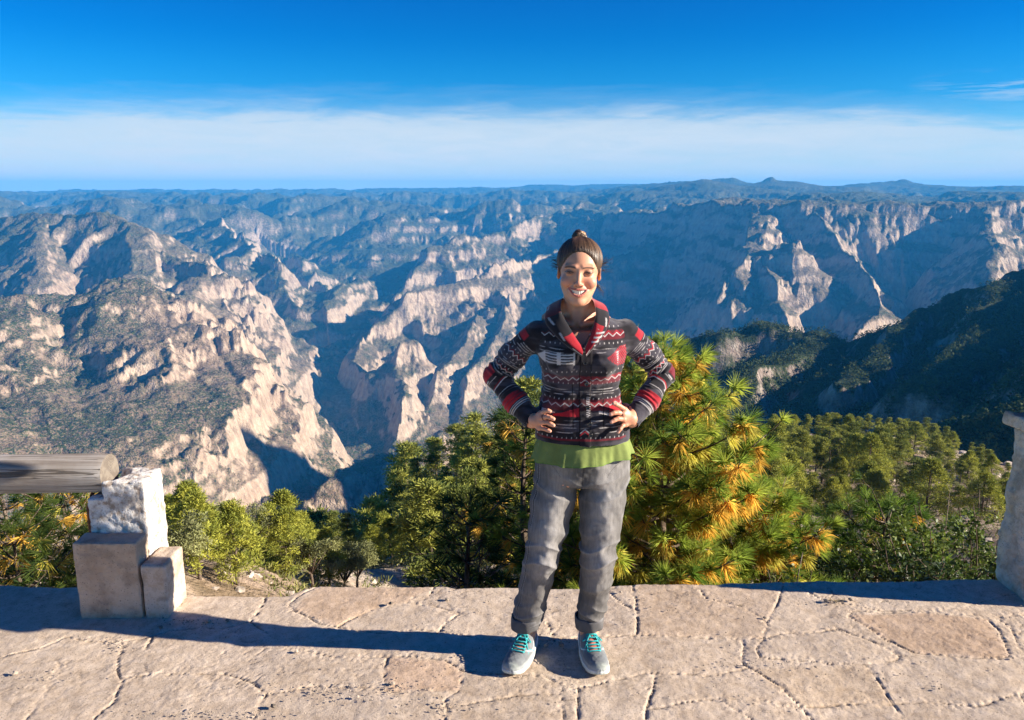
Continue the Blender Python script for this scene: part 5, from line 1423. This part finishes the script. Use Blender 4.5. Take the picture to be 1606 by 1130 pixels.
def long_needle_pine(name, label, base, H, Rm, seed, gold=.4, green=(.13, .21, .028), green2=(.33, .42, .06), goldc=(.82, .50, .085), nn=60, L=.19, dens=1.0, w=.0026, zlow=0.0, group=None, top_pow=.8, loose=0):
    rg = np.random.default_rng(seed); leaf = Buf(); wood = Buf(); limbs = Buf()
    tr = [np.array([.12*math.sin(z*1.1+seed)*z/H, .10*math.cos(z*.9+seed)*z/H, z]) for z in np.linspace(0, H, 14)]
    add_tube(wood, tr, np.linspace(.035+.018*H, .010, 14), 9)
    zs = np.array([p[2] for p in tr])
    z = max(zlow, H*.12); k = 0
    while z < H-.05:
        t = z/H; rad = Rm*min(1.0, ((1-t)/.62))**top_pow*rg.uniform(.85, 1.1)+.10
        nl = int(round((5+3*(1-t))*dens)); a0 = rg.uniform(0, 6.28)
        cx = np.array([np.interp(z, zs, [p[q] for p in tr]) for q in range(2)])
        for j in range(nl):
            a = a0+j*2*math.pi/nl+rg.uniform(-.3, .3); r_ = rad*(rg.uniform(.42, 1.28) if loose else rg.uniform(.65, 1.12)); rise = rg.uniform(.18, .55)+.5*t
            n_ = max(4, int(r_/.12)); ts = np.linspace(0, 1, n_)
            P = np.stack([cx[0]+np.cos(a+.25*ts)*r_*ts, cx[1]+np.sin(a+.25*ts)*r_*ts, z+rise*r_*(ts**1.5)*.8-.10*r_*ts*(1-ts)], 1)
            add_tube(limbs, P, np.linspace(.008+.010*r_, .0045, n_), 5)
            m = max(3, int(r_*7.5*dens))
            for q in range(m):
                tq = rg.uniform(.28, 1.0) if q else 1.0; c0 = np.array([np.interp(tq, ts, P[:, i]) for i in range(3)])
                outd = np.array([math.cos(a), math.sin(a), 0.]); sd = np.array([-math.sin(a), math.cos(a), 0.])*rg.uniform(-1, 1)
                d = outd*rg.uniform(.3, .9)+sd*1.1+np.array([0, 0, rg.uniform(.35, 1.0)]); d /= np.linalg.norm(d)
                tl = rg.uniform(.08, .24); e = c0+d*tl
                add_tube(limbs, [c0, c0+d*tl*.5+np.array([0, 0, -.01]), e], [.0055, .005, .004], 4)
                g = np.array(green)+(np.array(green2)-np.array(green))*rg.uniform(0, 1)**1.2
                needles(leaf, e, d, L*rg.uniform(.7, 1.15), int(nn*rg.uniform(.6, 1.3)), rg.uniform(.75, 1.2), w, g, rg, rg.uniform(.0, .25))
                if rg.uniform() < gold:
                    needles(leaf, e-d*tl*.65, d*.5+np.array([0, 0, -.25]), L*.95, int(nn*.55), 1.25, w, (np.array(goldc) if rg.uniform() < .6 else np.array((.66, .58, .11)))*rg.uniform(.6, 1.15), rg, .75)
        z += rg.uniform(.16, .24)/dens**.5
    needles(leaf, np.array([tr[-1][0], tr[-1][1], H]), np.array([0, 0, 1.]), L, nn*2, .9, w, green2, rg)
    root = thing(name, label, 'pine tree', base, 0, group)
    tk = wood.obj('trunk', M_BARK, root); limbs.obj('branches', M_BARK, root); leaf.obj('crown', M_NEEDLE, root, False)
    return root
def clump(b, c, r, n, sz, col, rg, flat=.6, wd=.13):
    """a leaf clump: n small leaf sprays in a flattened ball, lighter on the outside"""
    q = rg.normal(size=(n, 3)); q /= np.linalg.norm(q, axis=1)[:, None]; q *= (rg.uniform(.15, 1, n)**.5)[:, None]
    q[:, 2] = q[:, 2]*flat
    P = c+q*r
    d = q+rg.normal(size=(n, 3))*.5+np.array([0, 0, .35]); d /= np.linalg.norm(d, axis=1)[:, None]
    s = np.cross(d, rg.normal(size=(n, 3))); s /= np.linalg.norm(s, axis=1)[:, None]
    l = sz*rg.uniform(.6, 1.3, n)[:, None]; w_ = l*wd
    V = np.stack([P-s*w_, P+s*w_, P+d*l+s*w_*.45, P+d*l*.9-s*w_*.45], 1).reshape(-1, 3); i = np.arange(n)[:, None]*4
    cc = np.repeat(np.asarray(col)[None]*(1+rg.uniform(-.25, .25, (n, 1))), 4, 0)
    b.add(V, np.concatenate([i, i+1, i+2, i+3], 1), cc)
def far_tree(kind, seed):
    """a 10 m prototype: returns meshes for trunk and crown"""
    rg = np.random.default_rng(seed); leaf = Buf(); wood = Buf(); H = 10.0
    lean = rg.uniform(-.5, .5, 2)
    tr = [np.array([lean[0]*(z/H)**2+.12*math.sin(z), lean[1]*(z/H)**2, z]) for z in np.linspace(-.6, H*.97, 12)]
    if kind == 'tall':
        add_tube(wood, tr, np.linspace(.20, .04, 12), 7, (1, 1, 1)); z = H*rg.uniform(.34, .48)
        while z < H*.98:
            t = (z/H-.3)/.7; rad = (2.0*(1-max(t, 0))**.7+.30)*rg.uniform(.6, 1.2)
            for j in range(rg.integers(2, 5)):
                a = rg.uniform(0, 6.28); r_ = rad*rg.uniform(.45, 1.1); x0 = np.interp(z, [p[2] for p in tr], [p[0] for p in tr])
                e = np.array([x0+math.cos(a)*r_, math.sin(a)*r_, z+r_*rg.uniform(.05, .4)])
                add_tube(wood, [np.array([x0, 0, z]), (e+np.array([x0, 0, z]))/2+np.array([0, 0, -.08]), e], [.05, .035, .02], 4)
                col = np.array((.13, .160, .040))+rg.uniform(0, 1)*np.array((.23, .20, .03))
                for q in range(3):
                    clump(leaf, e+rg.normal(size=3)*np.array([.32, .32, .14])-np.array([math.cos(a), math.sin(a), 0])*r_*.22*q, rg.uniform(.42, .70), 60, .36, col, rg, .38, .11)
            z += rg.uniform(.55, .95)
    elif kind == 'bushy':
        add_tube(wood, tr, np.linspace(.22, .04, 12), 7); 
        for q in range(120):
            t = rg.uniform(.04, 1)**.8; z = H*(.10+.88*t); rad = 2.9*min(1, (1-t)/.55+.05)**.75*min(1, .55+t*2.2); a = rg.uniform(0, 6.28); r_ = rad*rg.uniform(.35, 1.0)**.6
            e = np.array([math.cos(a)*r_, math.sin(a)*r_, z]); col = np.array((.18, .21, .040))+rg.uniform(0, 1)*np.array((.26, .22, .03))
            if q % 3 == 0: add_tube(wood, [np.array([0, 0, z-r_*.3]), e], [.04, .012], 4)
            clump(leaf, e, rg.uniform(.40, .75), 66, .34, col, rg, .7)
    elif kind == 'oak':
        add_tube(wood, tr[:8], np.linspace(.25, .10, 8), 7)
        lob = [np.array([rg.uniform(-2.2, 2.2), rg.uniform(-2.2, 2.2), rg.uniform(4.2, 8.2)]) for _ in range(9)]
        for c in lob:
            add_tube(wood, [np.array([0, 0, 3.0]), c*.5+np.array([0, 0, 1.6]), c], [.12, .08, .03], 5); base = np.array((.18, .19, .085))+rg.uniform(0, 1)*np.array((.13, .12, .04))
            for q in range(12):
                d = rg.normal(size=3); d /= np.linalg.norm(d); clump(leaf, c+d*np.array([1.25, 1.25, .85])*rg.uniform(.5, 1), rg.uniform(.4, .7), 40, .24, base*rg.uniform(.8, 1.2), rg, .8, .26)
    else:
        add_tube(wood, tr, np.linspace(.18, .03, 12), 6)
        for q in range(16):
            z = rg.uniform(3, 9.2); a = rg.uniform(0, 6.28); r_ = rg.uniform(.5, 1.9); s = np.array([0, 0, z])
            add_tube(wood, [s, s+np.array([math.cos(a), math.sin(a), .25])*r_*.6, s+np.array([math.cos(a+.3), math.sin(a+.3), .75])*r_], [.045, .03, .012], 4)
            clump(leaf, s+np.array([math.cos(a), math.sin(a), .5])*r_, .15, 3, .2, (.16, .14, .08), rg)
    return wood, leaf
def broadleaf(name, label, base, Rx, H, seed, n=5200, L=.055, c1=(.07, .11, .018), c2=(.20, .25, .045), group=None):
    rg = np.random.default_rng(seed); leaf = Buf(); wood = Buf()
    ns = 26; tips = []
    for k in range(ns):
        a = rg.uniform(0, 6.28); r_ = Rx*rg.uniform(.1, 1.0)**.6; h = H*rg.uniform(.55, 1.0)*(1-.35*(r_/Rx)**2)
        P = [np.array([math.cos(a)*r_*t**1.3, math.sin(a)*r_*t**1.3, h*t])+np.array([.05*math.sin(t*5+k), .05*math.cos(t*4+k), 0]) for t in np.linspace(0, 1, 8)]
        add_tube(wood, P, np.linspace(.014, .004, 8), 5)
        for q in range(9):
            t0 = rg.uniform(.3, 1); p = P[int(t0*7)]; d = rg.normal(size=3); d[2] = abs(d[2])+.2; d /= np.linalg.norm(d); e = p+d*rg.uniform(.10, .34)
            add_tube(wood, [p, e], [.004, .002], 3); tips.append((p, e))
    T = np.array([p+(e-p)*rg.uniform(.2, 1.05) for p, e in [tips[i] for i in rg.integers(0, len(tips), n)]])+rg.normal(size=(n, 3))*.028
    d = rg.normal(size=(n, 3)); d[:, 2] = np.abs(d[:, 2])*.5+.1; d /= np.linalg.norm(d, axis=1)[:, None]
    s = np.cross(d, rg.normal(size=(n, 3))+np.array([0, 0, .8])); s /= np.linalg.norm(s, axis=1)[:, None]
    l = (L*rg.uniform(.6, 1.25, n))[:, None]; w_ = l*.27
    V = np.stack([T, T+d*l*.5+s*w_, T+d*l, T+d*l*.5-s*w_], 1).reshape(-1, 3); i = np.arange(n)[:, None]*4
    cc = np.array(c1)+(np.array(c2)-np.array(c1))*rg.uniform(0, 1, (n, 1))**1.6
    leaf.add(V, np.concatenate([i, i+1, i+2, i+3], 1), np.repeat(cc, 4, 0))
    root = thing(name, label, 'bush', base, 0, group)
    wood.obj('stems', M_BARK, root); leaf.obj('foliage', M_GLOSS, root, False)
    return root
M_BARK = mat_bark(); M_NEEDLE = mat_leaf('pine_needles', .55, .48); M_LEAF = mat_leaf('tree_foliage', .8, .22, .1); M_GLOSS = mat_leaf('glossy_leaves', .48, .3, .3)

def build_near_trees():
    def at(px, Y, H, ytop):
        """base of a tree of height H whose tip stands at photo height ytop"""
        p = W(px, ytop, Y); return (p[0], p[1], p[2]-H)
    long_needle_pine('pine_tree', 'big pine with golden and green long needles directly behind the woman', at(1052, 7.6, 4.2, 566), 4.2, 1.38, 1, gold=.62, green2=(.44, .50, .075), nn=82, L=.18, w=.0021, dens=1.3, loose=1, zlow=.7)
    long_needle_pine('pine_tree', 'shaded pine, its green painted dark, with a few orange tufts just left of the woman', at(832, 8.9, 3.6, 662), 3.6, .72, 2, gold=.25, green=(.035, .07, .018), green2=(.08, .13, .03), nn=50, zlow=.6)  # greens darkened: the shade on this pine is put into its colour
    long_needle_pine('pine_tree', 'young pine with orange needle tufts at the right foot of the big golden pine', at(1216, 8.0, 2.5, 770), 2.5, .40, 3, gold=.65, nn=80, L=.17, w=.0020, zlow=.4, top_pow=.6)
    long_needle_pine('pine_tree', 'bright green young pine in front of the sunlit wooded knoll', at(1388, 9.6, 3.0, 800), 3.0, .98, 4, dens=1.3, gold=.10, green=(.05, .10, .016), green2=(.19, .28, .035), nn=56, zlow=.5, top_pow=.6)
    gl = 'young pines below the log rail'
    long_needle_pine('pine_tree', 'dense green pine below the log rail, cut off by the left edge', at(-8, 10.5, 3.6, 762), 3.6, 1.3, 5, gold=.22, green=(.06, .10, .018), green2=(.17, .23, .035), nn=46, zlow=.4, group=gl, top_pow=.55)
    long_needle_pine('pine_tree', 'yellow-green pine below the log rail, nearest the stone post', at(98, 9.5, 3.2, 768), 3.2, .95, 6, gold=.35, green=(.05, .09, .016), green2=(.20, .25, .035), nn=46, zlow=.4, group=gl, top_pow=.55)
    long_needle_pine('pine_tree', 'darker small pine low at the left edge under the log rail', at(38, 8.0, 2.4, 838), 2.4, .8, 15, gold=.3, green=(.03, .06, .014), green2=(.11, .15, .025), nn=42, zlow=.3, group=gl, top_pow=.6)
    long_needle_pine('pine_tree', 'low pine crown painted dark for shade at the terrace edge left of the jeans', at(742, 7.4, 2.4, 812), 2.4, .55, 16, gold=.12, green=(.03, .06, .016), green2=(.07, .12, .026), nn=42, zlow=.4, top_pow=.6)  # needle colour carries the shade this crown stands in
    broadleaf('bush', 'tall bush of small glossy leaves at the foot of the right stone pillar', at(1512, 7.6, 2.4, 752), 1.15, 2.4, 7, n=16000)
    broadleaf('bush', 'leafy bush half hidden behind the right stone pillar', at(1572, 8.6, 2.4, 758), .8, 2.4, 27, n=9000)
    broadleaf('bush', 'dark leafy bush between the golden pine and the bright green pine', at(1302, 8.6, 1.7, 826), .60, 1.7, 8, n=6500, c1=(.03, .05, .012), c2=(.09, .13, .025))
    broadleaf('bush', 'low yellow-green leafy bush peeping over the paving edge', at(1262, 5.6, 1.2, 872), .55, 1.2, 9, n=3600, c1=(.10, .12, .02), c2=(.26, .27, .05))
    broadleaf('bush', 'dark leafy shrub under the bright green young pine', at(1440, 6.6, 1.2, 862), .75, 1.3, 19, n=7000, c1=(.025, .045, .012), c2=(.08, .12, .025))
    print('near trees', time.time()-T0)

def build_far_trees():
    P = {}
    for kind, seeds in (('tall', (1, 2, 3, 4, 5)), ('bushy', (11, 12, 13)), ('oak', (21, 22)), ('dead', (31,))):
        P[kind] = []
        for sd in seeds:
            w_, l_ = far_tree(kind, sd)
            wm = w_.obj('trunk', M_BARK); lm = l_.obj('crown', M_LEAF, None, False)
            P[kind].append((wm.data, lm.data)); bpy.data.objects.remove(wm); bpy.data.objects.remove(lm)
    rs = np.random.default_rng(44)
    nm = {'tall': 'pine_tree', 'bushy': 'pine_tree', 'oak': 'oak_tree', 'dead': 'dead_tree'}
    def put(kind, x, y, h, label, group, squash=1.0):
        z = float(ground_h(np.array([x]), np.array([y]))[0]); v = rs.integers(len(P[kind])); s = h/10.0
        o = thing(nm[kind], label, 'tree', (x, y, z), rs.uniform(0, 6.28), group); o.scale = (s*squash, s*squash, s)
        for nme, me in zip(('trunk', 'crown'), P[kind][v]):
            c = bpy.data.objects.new(nme, me); c.parent = o; C.objects.link(c)
    def by_top(px, ytop, D, kind, label, group, squash=1.0, hmin=4):
        p = W(px, ytop, D); z = float(ground_h(np.array([p[0]]), np.array([p[1]]))[0]); h = max(p[2]-z, hmin)
        put(kind, p[0], p[1], h, label, group, squash)
    def top_row(x, y, z):
        f_ = y*CP-(z-CAMZ)*SP; return CY+FPX*(-(z-CAMZ)*CP-y*SP)/f_
    g = 'trees on the shaded ridge left of the woman'
    MID = [(418,824,95,'tall','small lone pine standing against the blue gorge, leftmost on the shaded ridge'),(492,812,108,'tall','dark slender pine silhouetted against the blue gorge'),
     (520,806,80,'tall','flat-topped pine with a bare pale trunk low on the shaded ridge'),(470,850,44,'bushy','round sunlit green tree beside the pale rock slab'),(448,872,36,'bushy','bright yellow-green bushy tree just over the paving edge'),
     (545,852,58,'tall','layered pale green pine at the paving edge, below the flat-topped pine'),(578,778,135,'tall','dark pine at the outer end of the shaded ridge'),(600,790,105,'tall',''),(642,792,78,'tall','tall pine with bare lower trunk in the middle of the shaded ridge'),
     (682,690,125,'tall',''),(700,735,105,'tall',''),(652,722,122,'tall',''),(728,700,112,'bushy',''),(745,652,122,'tall','tallest sunlit pine on the crest left of the woman'),(772,688,104,'tall',''),(800,655,112,'tall',''),(826,600,92,'tall','high pine showing between the woman\'s arm and her waist'),
     (614,872,58,'bushy','small round pale green tree at the paving edge'),(692,800,84,'tall',''),(728,762,92,'tall',''),(712,812,70,'bushy',''),(780,752,84,'tall',''),(572,832,88,'tall',''),(662,858,66,'tall',''),(620,745,128,'tall',''),(760,722,120,'oak',''),
     (500,845,70,'tall',''),(560,815,100,'oak',''),(535,826,120,'tall',''),(670,770,100,'tall',''),(715,668,135,'tall',''),(640,700,140,'tall',''),(755,790,75,'bushy',''),(595,850,72,'tall',''),(840,700,120,'tall',''),(860,640,130,'tall',''),(815,720,100,'bushy','')]
    for (px, yt, D, k, lb) in MID:
        by_top(px, yt, D, k, lb or ('one of the crowded pines on the shaded ridge left of the woman' if k != 'oak' else 'grey-green oak among the pines left of the woman'), g, 1.12)
    g = 'trees between the stone post and the gorge'
    for (px, yt, D, k) in [(285,792,46,'tall'),(302,782,52,'tall'),(322,800,49,'tall'),(352,792,55,'tall'),(268,812,44,'tall'),(290,850,38,'tall'),(335,862,40,'oak'),(378,822,66,'tall'),(396,846,62,'bushy'),(340,822,58,'tall'),(365,880,40,'oak'),(410,884,52,'oak'),(312,870,34,'oak'),(270,868,33,'bushy'),(372,858,44,'tall'),(348,845,46,'tall'),(232,800,50,'tall'),(250,790,56,'tall'),(300,872,26,'bushy'),(340,884,28,'oak'),(425,892,34,'bushy'),(398,882,30,'oak'),(372,896,25,'bushy'),(515,892,34,'bushy'),(278,890,22,'oak'),(560,888,36,'oak'),(488,896,30,'oak'),(325,830,50,'tall'),(440,868,50,'tall'),(465,878,55,'tall'),(500,880,48,'bushy'),(530,872,60,'tall'),(402,862,56,'tall'),(418,872,60,'bushy'),(382,884,36,'bushy'),(352,894,27,'oak'),(455,898,30,'bushy'),(540,896,34,'oak'),(585,880,48,'bushy'),(630,886,50,'bushy'),(312,893,24,'bushy'),(295,815,48,'tall'),(150,800,52,'tall'),(190,790,56,'bushy')]:
        by_top(px, yt, D, k, {'tall': 'spindly tall pine right of the stone post', 'bushy': 'bushy low pine right of the stone post', 'oak': 'small grey-green oak right of the stone post'}[k], g, 1.1, 3)
    g = 'trees covering the sunlit knoll'
    cnt = 0; tries = 0; used = []
    while cnt < 240 and tries < 9000:
        tries += 1
        px = rs.uniform(1085, 1600); D = math.exp(rs.uniform(math.log(105), math.log(300)))
        x, y = W(px, 700, D)[:2]
        if poly_sd(np.array([x]), np.array([y]), NEARPOLY)[0] > -2: continue
        bare = fbm(np.array([x/26]), np.array([y/26]), 2, 66)[0]
        if bare > .16+.1*(px < 1400) and D > 120: continue
        if any((x-a)**2+(y-b)**2 < 3.7**2 for a, b in used): continue
        h = rs.uniform(5.0, 12.0); zt = float(ground_h(np.array([x]), np.array([y]))[0])
        if top_row(x, y, zt+h*.9) < np.interp(px, [1085, 1180, 1300, 1480, 1560, 1600], [668, 655, 650, 662, 700, 730]): continue
        used.append((x, y)); cnt += 1
        r = rs.uniform(); k = 'tall' if r < .52 else 'bushy' if r < .74 else 'oak' if r < .975 else 'dead'
        h = h*(1 if k != 'oak' else .62)*(.75 if px > 1480 else 1)
        put(k, x, y, h, {'tall': 'one of the pines covering the sunlit knoll right of the golden pine', 'bushy': 'dense light green pine among those on the sunlit knoll', 'oak': 'low grey-green oak on the sunlit knoll', 'dead': 'bare grey dead tree on the sunlit knoll'}[k], g, 1.15)
    g = 'trees filling the shaded slope below the terrace'
    cnt = 0; tries = 0
    while cnt < 60 and tries < 4000:
        tries += 1
        px = rs.uniform(480, 1120); D = math.exp(rs.uniform(math.log(30), math.log(175)))
        x, y = W(px, 700, D)[:2]
        if poly_sd(np.array([x]), np.array([y]), NEARPOLY)[0] > -4: continue
        if any((x-a)**2+(y-b)**2 < 5.0**2 for a, b in used): continue
        zt = float(ground_h(np.array([x]), np.array([y]))[0]); h = rs.uniform(6, 9.5)
        if top_row(x, y, zt+h) < np.interp(px, [400, 480, 560, 620, 700, 800, 900, 1120], [870, 864, 838, 780, 718, 675, 655, 660]): continue
        used.append((x, y)); cnt += 1
        k = 'tall' if rs.uniform() < .6 else 'bushy'
        put(k, x, y, h, 'tree filling the shaded slope behind and below the woman', g, 1.15)
    # ---------- woods on the far dark hill and scrub on the near massif: beyond counting
    def scatter(name, label, n, azr, dr, size, nleaf, cls, c1, c2, seed, tall=1.5, smax=1.3):
        rg = np.random.default_rng(seed)
        az = rg.uniform(azr[0], azr[1], n*4); D = np.exp(rg.uniform(math.log(dr[0]), math.log(dr[1]), n*4))
        x = D*np.sin(az); y = D*np.cos(az); h, isn, ish = ground_h(x, y, True); e = 6.0
        hx_ = ground_h(x+e, y); hy_ = ground_h(x, y+e); sl = np.hypot(hx_-h, hy_-h)/e
        ok = (ish if cls == 1 else (~isn & ~ish)) & (sl < smax)
        ok &= (fbm(x/(130 if cls == 0 else 70), y/(130 if cls == 0 else 70), 3, 68) > (-.02 if cls == 0 else -.22))
        idx = np.nonzero(ok)[0][:n]; m = len(idx); x, y, h = x[idx], y[idx], h[idx]
        s = size*rg.uniform(.5, 1.3, m)
        q = rg.normal(size=(m, nleaf, 3)); q /= np.linalg.norm(q, axis=2)[:, :, None]; q[:, :, 2] = q[:, :, 2]*tall*.5+tall*.45
        wid = (1-np.clip(q[:, :, 2]/tall, 0, 1)*.55)[:, :, None]; q[:, :, :2] *= wid
        P = np.stack([x, y, h], 1)[:, None]+q*s[:, None, None]
        d = rg.normal(size=(m, nleaf, 3)); d[:, :, 2] = np.abs(d[:, :, 2]); d /= np.linalg.norm(d, axis=2)[:, :, None]; t = np.cross(d, rg.normal(size=(m, nleaf, 3))); t /= np.linalg.norm(t, axis=2)[:, :, None]
        l = s[:, None, None]*.55
        V = np.stack([P-t*l*.5, P+t*l*.5, P+d*l], 2).reshape(-1, 3); F = np.arange(len(V)).reshape(-1, 3)
        col = (np.array(c1)+(np.array(c2)-np.array(c1))*rg.uniform(0, 1, (m, 1)))[:, None].repeat(nleaf*3, 1).reshape(-1, 3)
        o = mesh_obj(name, V, F, M_LEAF, None, False, attrs={'Col': col}); tag(o, label, 'woodland', kind='stuff'); print(name, m)
    
    # low growth and loose stones on the near slope
    rg = np.random.default_rng(91); b = Buf(); n_ = 2600
    pxs = rg.uniform(150, 1640, n_*2); Ds = np.exp(rg.uniform(math.log(16), math.log(290), n_*2)); X_ = (pxs-CX)/FPX*Ds; ok = (poly_sd(X_, Ds, NEARPOLY) < -1) & (fbm(X_/9, Ds/9, 2, 67) > -.12); X_, Y_ = X_[ok][:n_], Ds[ok][:n_]; Z_ = ground_h(X_, Y_)
    for i in range(len(X_)):
        r_ = rg.uniform(.25, .75)*(.6+Y_[i]/130); clump(b, np.array([X_[i], Y_[i], Z_[i]+r_*.3]), r_, 22, r_*.5, np.array((.10, .12, .035))+rg.uniform(0, 1)*np.array((.16, .12, .05)), rg, .7)
    tag(b.obj('undergrowth', M_LEAF, None, False), 'low scrub and dry bushes covering the slope below the terrace', 'undergrowth', kind='stuff')
    ico = bmesh.new(); bmesh.ops.create_icosphere(ico, subdivisions=2, radius=1.0); iv = np.array([v.co[:] for v in ico.verts]); fi = np.array([[v.index for v in f.verts] for f in ico.faces]); ico.free()
    b = Buf(); n_ = 900; pxs = rg.uniform(150, 1640, n_*3); Ds = np.exp(rg.uniform(math.log(20), math.log(300), n_*3)); X_ = (pxs-CX)/FPX*Ds; ok = (poly_sd(X_, Ds, NEARPOLY) < 1) & (fbm(X_/12, Ds/12, 2, 69) > .0); X_, Y_ = X_[ok][:n_], Ds[ok][:n_]; Z_ = ground_h(X_, Y_)
    for i in range(len(X_)):
        r_ = rg.uniform(.12, .8)**1.6*(.12+Y_[i]/110); sc_ = rg.uniform(.6, 1.4, 3)*np.array([1, 1, .6]); V_ = iv*(1+.55*f3(iv+i, 1.6, 3, 3)[:, None])*sc_*r_
        b.add(V_+np.array([X_[i], Y_[i], Z_[i]]), fi, np.array((.46, .38, .31))*rg.uniform(.75, 1.2))
    tag(b.obj('loose_rocks', attr_mat('pale_rock', .95, 3, .8, .05, .1, .3), None, False), 'pale loose rocks strewn over the slope below the terrace', 'rocks', kind='stuff')
    scatter('hillside_woods', 'dark pine woods covering the shaded hill at the right', 7000, (R(10), R(37)), (430, 1350), 3.6, 16, 1, (.032, .048, .018), (.075, .095, .03), 81, 1.9)
    scatter('canyon_scrub', 'dark green scrub dotting the sunlit rock slopes at the left', 15000, (R(-36), R(-8)), (1500, 3300), 3.6, 7, 0, (.05, .065, .028), (.10, .115, .05), 82, 1.0, 1.0)
    print('far trees', time.time()-T0)
if want('near'): build_near_trees()
if want('far'): build_far_trees()
